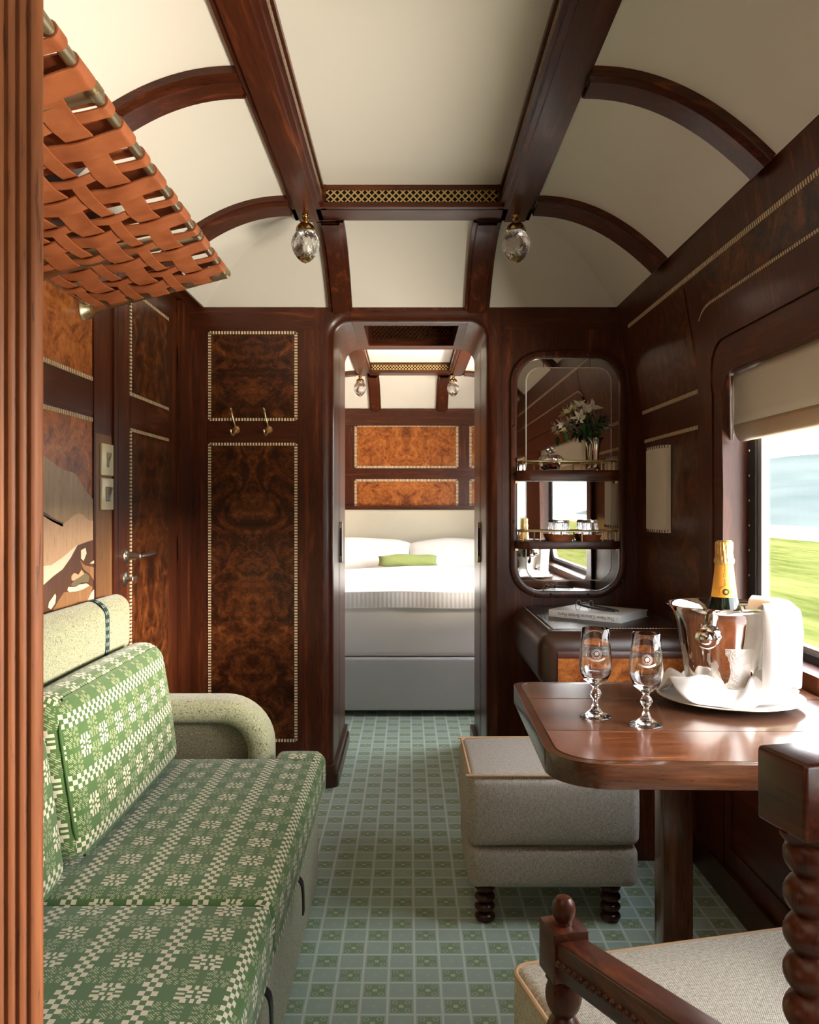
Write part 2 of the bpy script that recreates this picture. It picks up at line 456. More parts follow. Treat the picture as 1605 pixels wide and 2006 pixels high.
# stiles and rails standing a little proud
q = MB()
for (a0, a1, b0, b1, o) in ((2.50, 2.515, .0, 2.04, .006), (2.655, 2.685, .0, 2.04, .012), (2.52, 2.655, 1.42, 2.04, .004)):
    v = [ML(a0, b0, 0), ML(a1, b0, 0), ML(a1, b1, 0), ML(a0, b1, 0), ML(a0, b0, o), ML(a1, b0, o), ML(a1, b1, o), ML(a0, b1, o)]
    q.add(v, [(4, 5, 6, 7), (0, 1, 5, 4), (1, 2, 6, 5), (2, 3, 7, 6), (3, 0, 4, 7)])
q.build('stile', 'mahogany_Z', wl, False)
q = MB(); v = [ML(2.52, .6, .004), ML(2.655, .6, .004), ML(2.655, 1.42, .004), ML(2.52, 1.42, .004)]
q.add(v, [(0, 1, 2, 3)]); q.build('switch_stile', 'pale_mahogany_Z', wl, False)
q = MB(); v = [ML(.9, 1.47, .003), ML(2.5, 1.47, .003), ML(2.5, 1.57, .003), ML(.9, 1.57, .003)]
q.add(v, [(0, 1, 2, 3)]); q.build('rail', 'mahogany_Y', wl, False)

# the marquetry picture: hills inlaid in differently coloured veneers
mar = thing('marquetry_panel', 'inlaid wood marquetry panel of pale hills behind the green sofa', 'picture', (XL, 1.7, .8))
wood('veneer_umber', [(.3, (.055, .020, .010)), (.55, (.13, .05, .022)), (.8, (.24, .10, .04))], 'Z', .35, .2)
wood('veneer_tan', [(.3, (.22, .10, .04)), (.55, (.36, .18, .075)), (.8, (.47, .26, .12))], 'Z', .35, .2)
wood('veneer_grey', [(.3, (.30, .18, .085)), (.55, (.46, .29, .145)), (.8, (.58, .40, .22))], 'Z', .35, .2)
wood('veneer_blush', [(.3, (.52, .30, .16)), (.55, (.66, .41, .24)), (.8, (.74, .52, .34))], 'Z', .35, .2)
mat('veneer_cream', (.80, .66, .47), .35); mat('veneer_olive', (.17, .13, .065), .35)
panel(MB(), ML, 1.0, 2.495, .6, 1.457, .002).build('sky_veneer', 'burl_orange', mar, False)
q = MB(); seg(q, ML, .9, 1.457, 2.495, 1.457); q.build('inlay_strip', 'beaded_inlay', mar, False)
def pic(x, y):                       # a point of the left wall as measured on the photograph
    Y = -XL * F / (CX - x); return (Y, H - (y - CY) * Y / F)
def inlay(name, m, pts, k):
    pts = [pic(*p) for p in pts]
    pg = MB(); pg.add([ML(a, b, .002 + .0006 * k) for a, b in pts], [tuple(range(len(pts)))]); pg.build(name, m, mar, False)
inlay('far_hill', 'veneer_grey', [(30, 860), (62, 880), (84, 893), (100, 905), (120, 920), (140, 925), (146, 928), (160, 950), (172, 968), (184, 982), (184, 1100), (30, 1100)], 1)
inlay('shade_line', 'veneer_umber', [(30, 968), (82, 1001), (100, 1014), (112, 1020), (121, 1024), (121, 1032), (100, 1022), (82, 1010), (30, 982)], 2)
inlay('snow_hill', 'veneer_blush', [(30, 976), (82, 1008), (100, 1018), (121, 1027), (132, 1019), (142, 1010), (152, 1006), (160, 1008), (168, 1016), (174, 1020), (184, 1021), (184, 1100), (146, 1072), (120, 1095), (95, 1110), (30, 1120)], 2)
inlay('snow_drift', 'veneer_cream', [(30, 1112), (82, 1109), (98, 1107), (120, 1092), (148, 1068), (172, 1060), (184, 1056), (184, 1120), (82, 1160), (30, 1180)], 3)
inlay('near_hill', 'veneer_umber', [(30, 1170), (82, 1146), (100, 1130), (120, 1115), (136, 1092), (149, 1068), (166, 1062), (184, 1056), (184, 1240), (30, 1240)], 4)
inlay('foot_hill', 'veneer_tan', [(100, 1195), (112, 1175), (122, 1160), (140, 1160), (168, 1145), (178, 1150), (174, 1165), (166, 1180), (150, 1190), (130, 1210)], 5)
inlay('snow_patch', 'veneer_cream', [(130, 1150), (144, 1150), (152, 1145), (166, 1143), (172, 1147), (160, 1154), (148, 1158), (132, 1160), (128, 1156)], 6)
inlay('snow_patch', 'veneer_cream', [(92, 1180), (104, 1163), (106, 1168), (104, 1182), (96, 1194), (90, 1190)], 6)
inlay('snow_patch', 'veneer_cream', [(155, 1078), (164, 1073), (166, 1084), (160, 1099), (155, 1094)], 6)
inlay('snow_patch', 'veneer_blush', [(136, 1128), (142, 1122), (150, 1126), (156, 1116), (162, 1124), (150, 1132), (140, 1138), (136, 1136)], 6)
inlay('moor_patch', 'veneer_olive', [(134, 1146), (150, 1130), (164, 1122), (172, 1128), (170, 1140), (156, 1141), (144, 1150)], 5)
inlay('river_bank', 'veneer_tan', [(153, 1097), (164, 1108), (184, 1112), (184, 1142), (172, 1124), (160, 1115)], 5)
inlay('snow_patch', 'veneer_cream', [(166, 1180), (176, 1160), (184, 1150), (184, 1178)], 6)
inlay('snow_patch', 'veneer_cream', [(172, 1104), (180, 1098), (184, 1099), (184, 1102), (180, 1104)], 6)

# corridor door in the left wall
dr = struct(MB().box(XL - .02, XL + .004, 2.715, 3.40, .01, 1.985).build('door_1', 'mahogany_Z', None, False), 'dark burl-panelled corridor door with brass lever', 'door')
framed(ML, dr, 2.83, 3.274, 1.579, 1.932, 'burl_dark', 'ltb', .011); framed(ML, dr, 2.83, 3.274, .25, 1.457, 'burl_dark', 'ltb', .011)
for o in dr.children: o.location.x += .004
q = MB(); q.add([ML(2.83, 1.47, .0055), ML(3.274, 1.47, .0055), ML(3.274, 1.57, .0055), ML(2.83, 1.57, .0055)], [(0, 1, 2, 3)]); q.build('rail', 'mahogany_Y', dr, False)
q = MB().box(XL, XL + .005, 2.697, 2.712, 0, 2.0); q.build('shadow_gap', 'void', dr, False)
hx = XL + .004
hd = MB().lathe([(.026, 0), (.026, .004), (.022, .008), (.012, .009), (.010, .05), (.0, .05)], 24, (hx, 2.78, 1.03), 'X').build('handle', 'nickel', dr)
MB().tube(bez([(hx + .045, 2.78, 1.03), (hx + .05, 2.80, 1.03), (hx + .05, 2.87, 1.032), (hx + .047, 2.94, 1.033)]), [.009] * 25, 12, flat=.8).build('lever', 'nickel', hd)
lk = MB().lathe([(.024, 0), (.024, .004), (.020, .007), (.006, .008), (.006, .03), (0, .03)], 24, (hx, 2.775, .955), 'X').build('lock', 'nickel', dr)
MB().pbox(hx + .026, hx + .034, 2.755, 2.80, .948, .964, .003, 2).build('thumb_turn', 'nickel', lk)
for zz in (1.80, 1.02):
    hg = MB().lathe([(.008, -.058), (.0085, -.05), (.0085, .05), (.008, .058)], 14, (XL + .01, 3.425, zz)).build('hinge', 'nickel', dr)
    MB().box(XL + .003, XL + .007, 3.405, 3.45, zz - .05, zz + .05).build('hinge_leaf', 'black', hg, False)
for k in (-1, 0, 1):
    pass
jb = struct(MB().box(XL, XL + .02, 3.405, P, 0, 2.04).build('trim_1', 'mahogany_Z', None, False))

# right (outer) wall with windows, leaning in above the kink
def wall_grid(name, holes, ya, yb, m):
    ys = sorted(set([ya, yb] + [h[0] for h in holes] + [h[1] for h in holes])); zs = sorted(set([0, 1.53, 2.06] + [h[2] for h in holes] + [h[3] for h in holes]))
    q = MB()
    for i in range(len(ys) - 1):
        for j in range(len(zs) - 1):
            cy_, cz_ = (ys[i] + ys[i + 1]) / 2, (zs[j] + zs[j + 1]) / 2
            if any(h[0] < cy_ < h[1] and h[2] < cz_ < h[3] for h in holes): continue
            q.add([MRW(ys[i], zs[j], 0), MRW(ys[i], zs[j + 1], 0), MRW(ys[i + 1], zs[j + 1], 0), MRW(ys[i + 1], zs[j], 0)], [(0, 1, 2, 3)])
    for (a, b_, c, d) in holes:                 # rounded lower corners and the deep reveal
        R = .11; lp = rrect(a, b_, c, d, (R, R, .001, .001), 8)
        for (cy_, cz_, k0) in ((a, c, 0), (b_, c, 9)):
            arc = lp[k0:k0 + 9]
            q.add([MRW(cy_, cz_, 0)] + [MRW(y_, z_, 0) for y_, z_ in arc], [(0, i, i + 1) for i in range(1, 9)])
        n = len(lp)
        q.add([MRW(y_, z_, 0) for y_, z_ in lp] + [(XR + .085, y_, z_) for y_, z_ in lp], [(i, (i + 1) % n, (i + 1) % n + n, i + n) for i in range(n)])
    return struct(q.build(name, m, None, True, True, angle=25))
HOLES = [(.95, 2.56, .79, 1.60), (-1.05, .20, .79, 1.60)]
wr = wall_grid('wall_right', HOLES, Y0 - .1, P + .05, 'mahogany_Z')
BH = [(4.27, 6.25, .72, 1.78)]
wb = wall_grid('wall_bedroom_right', BH, P + .05, YH + .1, 'mahogany_Z')

def window(name, h, label):
    a, b_, c, d = h
    def ring(l0, l1, x0, x1):
        n = len(l0); q = MB()
        q.add([(x0, *p) for p in l0] + [(x0, *p) for p in l1] + [(x1, *p) for p in l1] + [(x1, *p) for p in l0],
              [(i, (i + 1) % n, (i + 1) % n + n, i + n) for i in range(n)] + [(i + n, (i + 1) % n + n, (i + 1) % n + 2 * n, i + 2 * n) for i in range(n)]
              + [(i + 2 * n, (i + 1) % n + 2 * n, (i + 1) % n + 3 * n, i + 3 * n) for i in range(n)])
        return q
    l0 = rrect(a - .01, b_ + .01, c - .01, d + .01, .11); l1 = rrect(a + .05, b_ - .055, c + .022, d - .02, .10); l2 = rrect(a + .075, b_ - .082, c + .036, d - .03, .09)
    w = struct(ring(l0, l1, XR + .07, XR + .10).build(name, 'black_rubber', None, True, angle=30), label, 'window')
    ring(l1, l2, XR + .078, XR + .10).build('metal_frame', 'steel_trim', w, True, angle=30)
    g = MB(); g.add([(XR + .092, *p) for p in l2], [tuple(range(len(l2)))]); tag(g.build('window_glass', 'window_pane', w, False), 'clear glass pane')
    s = MB()
    for i in range(9):
        z_ = c + .12 + i * (d - c - .2) / 8
        s.lathe([(.004, 0), (.003, -.002), (0, -.003)], 8, (XR + .07, b_ - .012, z_), 'X')
    s.build('frame_screw', 'steel_trim', w)
    return w
window('window_1', HOLES[0], 'carriage window beside the table with green fields outside')
window('window_2', HOLES[1], 'carriage window behind the camera')
window('window_3', BH[0], 'bedroom window')

# burl panels, ropes and the rounded window surround on the right wall
def rounded(ya, yb, zt, zb_, r, n=8):          # up the far side, round the corner, along the top toward the camera
    pts = [(yb, zb_), (yb, zt - r)]
    for i in range(1, n + 1):
        a = .5 * PI * i / n; pts.append((yb - r + r * math.cos(a), zt - r + r * math.sin(a)))
    pts.append((ya, zt)); return pts
def band(l0, l1, o0, o1, name, m):
    n = len(l0); q = MB()
    q.add([MRW(*p, o0) for p in l0] + [MRW(*p, o0) for p in l1] + [MRW(*p, 0) for p in l0] + [MRW(*p, 0) for p in l1],
          [(i, i + 1, i + 1 + n, i + n) for i in range(n - 1)] + [(i, i + 1, i + 1 + 2 * n, i + 2 * n) for i in range(n - 1)] + [(i + n, i + 1 + n, i + 1 + 3 * n, i + 3 * n) for i in range(n - 1)])
    return q.build(name, m, wr, True, angle=30)
lo = rounded(-1.2, 2.73, 1.812, .05, .19); li = rounded(-1.2, 2.635, 1.70, .05, .15); lh = rounded(-1.2, 2.562, 1.602, 1.53, .01)
band(lo, li, .010, 0, 'window_surround', 'mahogany_Z')
band(rounded(-1.2, 2.63, 1.695, .05, .148), rounded(-1.2, 2.561, 1.602, .05, .10), .006, 0, 'window_head_board', 'mahogany_Y')
q = MB(); u = 0
for (a0, b0), (a1, b1) in zip(rounded(-1.2, 2.735, 1.817, 1.70, .19)[1:][5:], rounded(-1.2, 2.735, 1.817, 1.70, .19)[2:][5:]): u = seg(q, MRW, a0, b0, a1, b1, .012, .005, .001, u)
u = seg(q, MRW, 3.417, 1.935, -1.2, 1.935, .013, .005)
q.build('inlay_strip', 'beaded_inlay', wr, False)
q = MB(); seg(q, MRW, 3.417, 1.579, 2.745, 1.579, .013, .005); seg(q, MRW, 3.417, 1.462, 2.745, 1.462, .013, .005); q.build('inlay_strip', 'beaded_inlay', wr, False)
panel(MB(), MRW, 2.745, 3.417, 1.585, 1.93).build('burl_panel', 'burl_dark', wr, False)
panel(MB(), MRW, -1.2, 2.6, 1.822, 1.93).build('burl_panel', 'burl_dark', wr, False)
panel(MB(), MRW, 2.745, 3.417, .80, 1.456).build('burl_panel', 'burl_dark', wr, False)
panel(MB(), MRW, 1.0, 2.5, .16, .70, .003).build('dado_panel', 'mahogany_Y', wr, False)
q = MB(); seg(q, MRW, 1.0, .16, 2.5, .16, .02, .008); seg(q, MRW, 1.0, .70, 2.5, .70, .02, .008); seg(q, MRW, 2.5, .16, 2.5, .70, .02, .008); q.build('dado_moulding', 'mahogany_Y', wr, False)
struct(MB().box(XR - .018, XR + .01, Y0, 2.8, 0, .10).build('baseboard_right', 'dark_mahogany_Y', None, False))
struct(MB().box(XL - .01, XL + .018, 2.70, P, 0, .09).build('baseboard_left', 'dark_mahogany_Y', None, False))

# wall behind the camera, and the reeded post at the near left
struct(MB().box(-1.1, 1.1, Y0 - .1, Y0, 0, 2.44).build('wall_back', 'mahogany_Z', None, False))
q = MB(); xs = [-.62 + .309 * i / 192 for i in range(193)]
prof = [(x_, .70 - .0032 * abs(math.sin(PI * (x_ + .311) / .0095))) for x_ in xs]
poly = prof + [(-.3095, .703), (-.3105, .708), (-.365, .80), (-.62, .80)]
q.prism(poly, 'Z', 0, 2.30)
struct(q.build('trim_2', 'reeded_mahogany_lit', None, True, angle=30))
struct(MB().box(XL, -.615, .715, .80, 0, 2.30).build('wall_near', 'mahogany_Z', None, False))

# far partition with the doorway to the bedroom
DL, DR_, ZT, RC, RB = -.32, .335, 1.988, .075, .045
path = [(DL, 0., 1, 0), (DL, ZT - RC, 1, 0)]
for i in range(1, 9):
    a = PI - .5 * PI * i / 8; path.append((DL + RC + RC * math.cos(a), ZT - RC + RC * math.sin(a), -math.cos(a), -math.sin(a)))
right = [(DR_, 0., -1, 0), (DR_, ZT - RC, -1, 0)]
for i in range(1, 9):
    a = .5 * PI * i / 8; right.append((DR_ - RC + RC * math.cos(a), ZT - RC + RC * math.sin(a), -math.cos(a), -math.sin(a)))
sec = [(RB - RB * math.sin(.5 * PI * i / 6), P + RB - RB * math.cos(.5 * PI * i / 6)) for i in range(7)]
def sweep(path, sec):
    q = MB(); n = len(sec)
    q.add([(p[0] - p[2] * d, y_, p[1] - p[3] * d) for p in path for d, y_ in sec], [(i * n + k, i * n + k + 1, (i + 1) * n + k + 1, (i + 1) * n + k) for i in range(len(path) - 1) for k in range(n - 1)])
    return q
wf = MB()
full = path + right[::-1]
front = [(p[0] - p[2] * RB, P, p[1] - p[3] * RB) for p in full]; outer = []
for p in full:
    if p[3] == 0 and p[2] != 0: outer.append((XL if p[2] > 0 else XR, P, p[1] if p[1] == 0 else ZT))
    else: outer.append((p[0], P, 2.10))
n = len(front)
wf.add(front + outer, [(i, i + 1, i + 1 + n, i + n) for i in range(n - 1)])
wf.add([(XL, P, ZT), (XL, P, 2.10), (path[2][0], P, 2.10)], [(0, 1, 2)]); wf.add([(XR, P, ZT), (XR, P, 2.10), (right[2][0], P, 2.10)], [(0, 1, 2)])
wf.box(XL, DL - .06, P + .05, PB, 0, 2.44).box(DR_ + .06, XR + .02, P + .05, PB, 0, 2.44)
wall_far = struct(wf.build('wall_far', 'mahogany_Z', None, False))
struct(sweep(path, sec + [(0, P + .29)]).build('trim_3', 'mahogany_Z', None, True, angle=30))
struct(sweep(path[1:], [(0, P + .29), (0, P + .34)]).build('trim_14', 'mahogany_Z', None, True, angle=30))
struct(sweep(path, [(0, P + .34), (0, PB)]).build('trim_4', 'mahogany_Z', None, True, angle=30))
struct(sweep(right, sec + [(0, P + .29)]).build('trim_5', 'mahogany_Z', None, True, angle=30))
struct(sweep(right[1:], [(0, P + .29), (0, P + .34)]).build('trim_15', 'mahogany_Z', None, True, angle=30))
struct(sweep(right, [(0, P + .34), (0, PB)]).build('trim_6', 'mahogany_Z', None, True, angle=30))
hp = [path[-1], right[-1]]
struct(sweep(hp, sec).build('trim_7', 'mahogany_X', None, True, angle=30))
# soffit over the doorway with its recessed vent
vx0, vx1, vy0, vy1 = -.195, .222, P + .10, PB - .10
so = MB(); a0, a1, c0, c1 = path[-1][0], right[-1][0], P + RB, PB
so.add([(a0, c0, ZT), (a1, c0, ZT), (a1, c1, ZT), (a0, c1, ZT), (vx0, vy0, ZT), (vx1, vy0, ZT), (vx1, vy1, ZT), (vx0, vy1, ZT)], [(0, 1, 5, 4), (1, 2, 6, 5), (2, 3, 7, 6), (3, 0, 4, 7)])
so.add([(vx0, vy0, ZT), (vx1, vy0, ZT), (vx1, vy1, ZT), (vx0, vy1, ZT), (vx0, vy0, ZT + .16), (vx1, vy0, ZT + .16), (vx1, vy1, ZT + .16), (vx0, vy1, ZT + .16)], [(0, 1, 5, 4), (1, 2, 6, 5), (2, 3, 7, 6), (3, 0, 4, 7), (4, 5, 6, 7)])
for xx in (a0 + .002, a1 - .002): so.box(xx - .002, xx + .002, c0, c1, ZT - .002, ZT + .002)
struct(so.build('ceiling_doorway', 'mahogany_X', None, False))
struct(MB().box(-1.0, 1.0, PB - .01, PB, ZT + .001, 2.44).build('wall_over_door', 'mahogany_X', None, False))

# burl panels on the far wall, left of the doorway
framed(MP, wall_far, -.847, -.479, 1.566, 1.936, 'burl_dark', w=.0125); framed(MP, wall_far, -.847, -.479, .198, 1.461, 'burl_dark', w=.0125)
q = MB(); q.add([MP(-.853, 1.475, .003), MP(-.473, 1.475, .003), MP(-.473, 1.555, .003), MP(-.853, 1.555, .003)], [(0, 1, 2, 3)]); q.build('hook_rail', 'mahogany_X', wall_far, False)
q = MB(); q.add([MP(XL, 1.945, .002), MP(.30, 1.945, .002)], []); 
for (x0, x1) in ((XL, -.40), (.415, XR)):
    q.add([MP(x0, 1.95, .003), MP(x1, 1.95, .003), MP(x1, 2.045, .003), MP(x0, 2.045, .003)], [(0, 1, 2, 3)])
q.build('frieze_rail', 'mahogany_X', wall_far, False)
q = MB(); q.add([MP(.40, .5, .002), MP(XR, .5, .002), MP(XR, 1.94, .002), MP(.40, 1.94, .002)], [(0, 1, 2, 3)]); q.build('mirror_board', 'mahogany_Z', wall_far, False)
# plinths
for (nm, x0, x1, rr) in (('baseboard_far_left', XL, -.298, (.0, .045, 0, 0)), ('baseboard_far_right', .313, XR, (.045, 0, 0, 0))):
    lp = rrect(x0, x1, P - .022, PB + .01, tuple(max(r_, .0005) for r_ in rr)); q = MB().prism(lp, 'Z', 0, .055)
    lp2 = rrect(x0, x1 - (.008 if 'left' in nm else 0), P - .014, PB + .01, tuple(max(r_, .0005) for r_ in rr)); q.prism(lp2, 'Z', .055, .09)
    struct(q.build(nm, 'dark_mahogany_X', None, True, angle=30))
# sliding pocket doors: leading edges in the jambs
for nm, s_, xe in (('door_2', -1, DL), ('door_3', 1, DR_)):
    x0, x1 = sorted((xe + s_ * .06, xe - s_ * .0005))
    d = struct(MB().box(x0, x1, P + .296, P + .334, .0, 1.97).build(nm, 'mahogany_Z', None, False), ('left' if s_ < 0 else 'right') + ' sliding bedroom door tucked into its pocket', 'door')
    q = MB(); xa, xb = sorted((xe - s_ * .0008, xe + s_ * .02))
    q.box(xa, xb, P + .288, P + .296, 0, 1.97).box(xa, xb, P + .334, P + .342, 0, 1.97); q.build('pocket_gap', 'void', d, False)
    xa, xb = sorted((xe - s_ * .014, xe + s_ * .002))
    lp = rrect(P + .297, P + .333, .935, 1.125, .012); h_ = MB().prism(lp, 'X', xa, xb).build('edge_pull', 'nickel', d, True, angle=30)
    xa, xb = sorted((xe - s_ * .0115, xe - s_ * .004)); MB().box(xa, xb, P + .2962, P + .298, .965, 1.095).build('finger_slot', 'black', h_, False)

# ceilings: side coves, end cove, flat centre, beams and ribs
def zc(tx, ty): return ZS + .215 * (1 - max(0., min(1., max(tx, ty))) ** 2.1)
def ceiling(name, y0, yb, y1, zend=ZS):
    q = MB(); N = 30
    for xo, xs in ((BL[0], SL), (BR[1], SR)):
        q.grid(lambda u, v: (xo + (xs - xo) * u, y0 + (yb - y0) * v, zc(u, 0)), N, 6)
        vs = [(xo + (xs - xo) * i / N, yb + (y1 - yb) * j / N, zc(i / N, j / N)) for j in range(N + 1) for i in range(N + 1)]; fs = []
        for j in range(N):
            for i in range(N):
                a = j * (N + 1) + i; fs += [(a, a + 1, a + N + 2), (a, a + N + 2, a + N + 1)]
        q.add(vs, fs)
    q.grid(lambda u, v: (BL[0] + (BR[1] - BL[0]) * u, yb + (y1 - yb) * v, zc(0, v)), 4, N)
    q.add([(BL[1] - .01, y0, ZC), (BR[0] + .01, y0, ZC), (BR[0] + .01, yb, ZC), (BL[1] - .01, yb, ZC)], [(0, 1, 2, 3)])
    return struct(q.build(name, 'ceiling_cream', None, True, True, angle=6))
YC0, YC1 = 2.94, 3.067
ceiling('ceiling', Y0, YC1, P)
BC0, BC1 = 6.60, 6.73
ceiling('ceiling_bedroom', PB, BC1, YH)
NT = [16]
def trim(mb, m, smooth=True):
    o = struct(mb.build('trim_%d' % NT[0], m, None, smooth, angle=30)); NT[0] += 1; return o
def beams(y0, y1, c0):
    for (a, b_), inn in ((BL, 1), (BR, -1)):
        q = MB().box(a, b_, y0, y1, ZB, 2.40).box(a + .016, b_ - .016, y0, y1, ZB - .006, ZB)
        xi = b_ if inn > 0 else a
        q.box(min(xi, xi + inn * .012), max(xi, xi + inn * .012), y0, c0, ZB + .012, ZB + .022).box(min(xi, xi + inn * .012), max(xi, xi + inn * .012), y0, c0, ZB + .07, ZC + .01)
        o = trim(q, 'mahogany_Y' if inn > 0 else 'mahogany_Y', False)
        s_ = MB(); seg(s_, lambda aa, bb, oo: (xi + inn * (.001 + oo), aa, bb), y0, ZB + .048, c0, ZB + .048, .022, .005); s_.build('chain_strip', 'chain_inlay', o, False)
    return
beams(Y0, YC1, YC0); beams(PB, BC1, BC0)
def lattice(mb, x0, x1, z0, z1, y, step, w=.0042, th=.002):
    L = z1 - z0; n = int((x1 - x0 + L) / step) + 1
    for k in range(-1, n + 1):
        for sg in (1, -1):
            a = x0 - L + k * step + step / 2
            p = [(a, z0), (a + L, z1)] if sg > 0 else [(a, z1), (a + L, z0)]
            (xa, za), (xb, zb_) = p
            def at(x_): return za + (zb_ - za) * (x_ - xa) / (xb - xa)
            xs0, xs1 = max(xa, x0), min(xb, x1)
            if xs1 - xs0 < .004: continue
            nx, nz = w * .354, (w * .354) * (-1 if sg > 0 else 1)
            A, B = (xs0, at(xs0)), (xs1, at(xs1)); yy = y + (0 if sg > 0 else .0006)
            cs = [(A[0] - nx, A[1] - nz), (B[0] - nx, B[1] - nz), (B[0] + nx, B[1] + nz), (A[0] + nx, A[1] + nz)]
            mb.add([(c_[0], yy, c_[1]) for c_ in cs] + [(c_[0], yy + th, c_[1]) for c_ in cs], [(0, 1, 2, 3), (0, 1, 5, 4), (2, 3, 7, 6)])
    return mb
def cross(c0, c1):
    q = MB().box(BL[0], BR[1], c0 + .012, c1, ZB, 2.40).box(BL[1], BR[0], c0 - .010, c0 + .02, ZB, ZB + .018).box(BL[1], BR[0], c0 + .004, c0 + .03, ZC - .018, ZC + .01)
    q.box(BL[1], BL[1] + .02, c0 + .002, c0 + .02, ZB, ZC).box(BR[0] - .02, BR[0], c0 + .002, c0 + .02, ZB, ZC)
    q.box(BL[1], BR[0], c0 + .004, c0 + .02, ZB + .018, ZB + .024)
    return trim(q, 'mahogany_X', False)
def vent(c0, label):
    t_ = thing('air_vent', label, 'vent', (.0135, c0, ZB + .045))
    MB().box(BL[1] + .018, BR[0] - .018, c0 + .0115, c0 + .0125, ZB + .02, ZC - .015).build('backing', 'void', t_, False)
    lattice(MB(), BL[1] + .02, BR[0] - .02, ZB + .024, ZC - .018, c0 + .006, .0245, .0052).build('lattice', 'polished_brass', t_, False)
cross(YC0, YC1); cross(BC0, BC1)
vent(YC0, 'long brass lattice vent between the nearer pair of ceiling lamps'); vent(BC0, 'brass lattice vent between the two bedroom ceiling lamps')
t_ = thing('air_vent', 'recessed brass lattice vent in the doorway soffit', 'vent', (0, vy1, ZT + .08))
lattice(MB(), vx0 + .02, vx1 - .02, ZT + .03, ZT + .125, vy1 - .01, .021, .0032).build('lattice', 'polished_brass', t_, False)
def side_rib(ya, yb, m='mahogany_X'):
    for xo, xs in ((BL[0], SL), (BR[1], SR)):
        q = MB()
        for (e, d) in ((0, .018), (.022, .030)):
            N = 20
            def fn(u, v):
                x_ = xo + (xs - xo) * u; return x_
            rows = []
            for i in range(N + 1):
                u = i / N; x_ = xo + (xs - xo) * u; z_ = zc(u, 0); sl = 2.1 * .215 * u ** 1.1 / abs(xs - xo); nn = 1 / math.sqrt(1 + sl * sl)
                dx = (-1 if xs > xo else 1) * sl * nn * d; dz = -nn * d
                rows.append([(x_, ya + e * .2, z_ + .005), (x_ + dx, ya + e * .2 + e * .8, z_ + dz), (x_ + dx, yb - e, z_ + dz), (x_, yb - e, z_ + .005)])
            q.add([p for r_ in rows for p in r_], [(i * 4 + k, i * 4 + k + 1, (i + 1) * 4 + k + 1, (i + 1) * 4 + k) for i in range(N) for k in range(3)])
        trim(q, m if xs < 0 else 'mahogany_X')
side_rib(2.005, 2.13); side_rib(2.845, 2.985); side_rib(.6, .73); side_rib(BC0 - .06, BC0 + .07); side_rib(5.2, 5.33)
def end_rib(xa, xb, y0, y1, m):
    q = MB(); N = 20
    for (e, d) in ((0, .018), (.018, .028)):
        rows = []
        for i in range(N + 1):
            u = i / N; y_ = y0 + (y1 - y0) * u; z_ = zc(0, u); rows.append([(xa + e * .3, y_, z_ + .005), (xa + e, y_ - d * .5 * u, z_ - d), (xb - e, y_ - d * .5 * u, z_ - d), (xb - e * .3, y_, z_ + .005)])
        q.add([p for r_ in rows for p in r_], [(i * 4 + k, i * 4 + k + 1, (i + 1) * 4 + k + 1, (i + 1) * 4 + k) for i in range(N) for k in range(3)])
    trim(q, m)
for yb, y1 in ((YC1, P), (BC1, YH)):
    end_rib(-.338, -.238, yb, y1, 'mahogany_Y'); end_rib(.24, .345, yb, y1, 'mahogany_Y')
# cornices along both sides
for (nm, y0, y1) in (('a', Y0, P), ('b', PB, YH)):
    trim(MB().box(XL, SL, y0, y1, ZS - .002, ZS + .03).box(SL - .012, SL, y0, y1, ZS - .006, ZS), 'mahogany_Y', False)
    q = MB(); q.add([(SR, y0, ZS - .004), (SR, y1, ZS - .004), (SR + .012, y0, ZS - .03), (SR + .012, y1, ZS - .03), (SR + .06, y0, ZS + .05), (SR + .06, y1, ZS + .05), (SR - .002, y0, ZS + .01), (SR - .002, y1, ZS + .01)], [(0, 1, 3, 2), (0, 1, 7, 6), (6, 7, 5, 4)])
    trim(q, 'mahogany_Y', False)

# bedroom head wall
wh = struct(MB().box(XL, XR + .02, YH, YH + .1, 0, 2.44).build('wall_bedroom_end', 'mahogany_Z', None, False))
k = YH / F
def hx_(px): return (px - CX) * k
def hz_(py): return H - (py - CY) * k
framed(MH, wh, hx_(697), hx_(896), hz_(915), hz_(834), 'burl_orange', w=.02); framed(MH, wh, hx_(697), hx_(896), hz_(996), hz_(941), 'burl_orange', w=.02)
framed(MH, wh, hx_(922), XR - .05, hz_(915), hz_(834), 'burl_orange', w=.02); framed(MH, wh, hx_(922), XR - .05, hz_(996), hz_(941), 'burl_orange', w=.02)
framed(MH, wh, XL + .05, hx_(671), hz_(915), hz_(834), 'burl_orange', w=.02)
q = MB().box(XL, XR, YH - .015, YH, hz_(834), ZS).box(XL, XR, YH - .008, YH, hz_(938), hz_(918)).box(XL, XR, YH - .06, YH, hz_(999), hz_(991)); q.build('rail', 'mahogany_X', wh, False)
SKY, SUN, SUN_ANG, SUN_DIR, EXPO, FILL, REAR, BED = 5.0, 11.0, 30., (-.89, .40, -.05), 1.5, 51., 1.6, 1.7
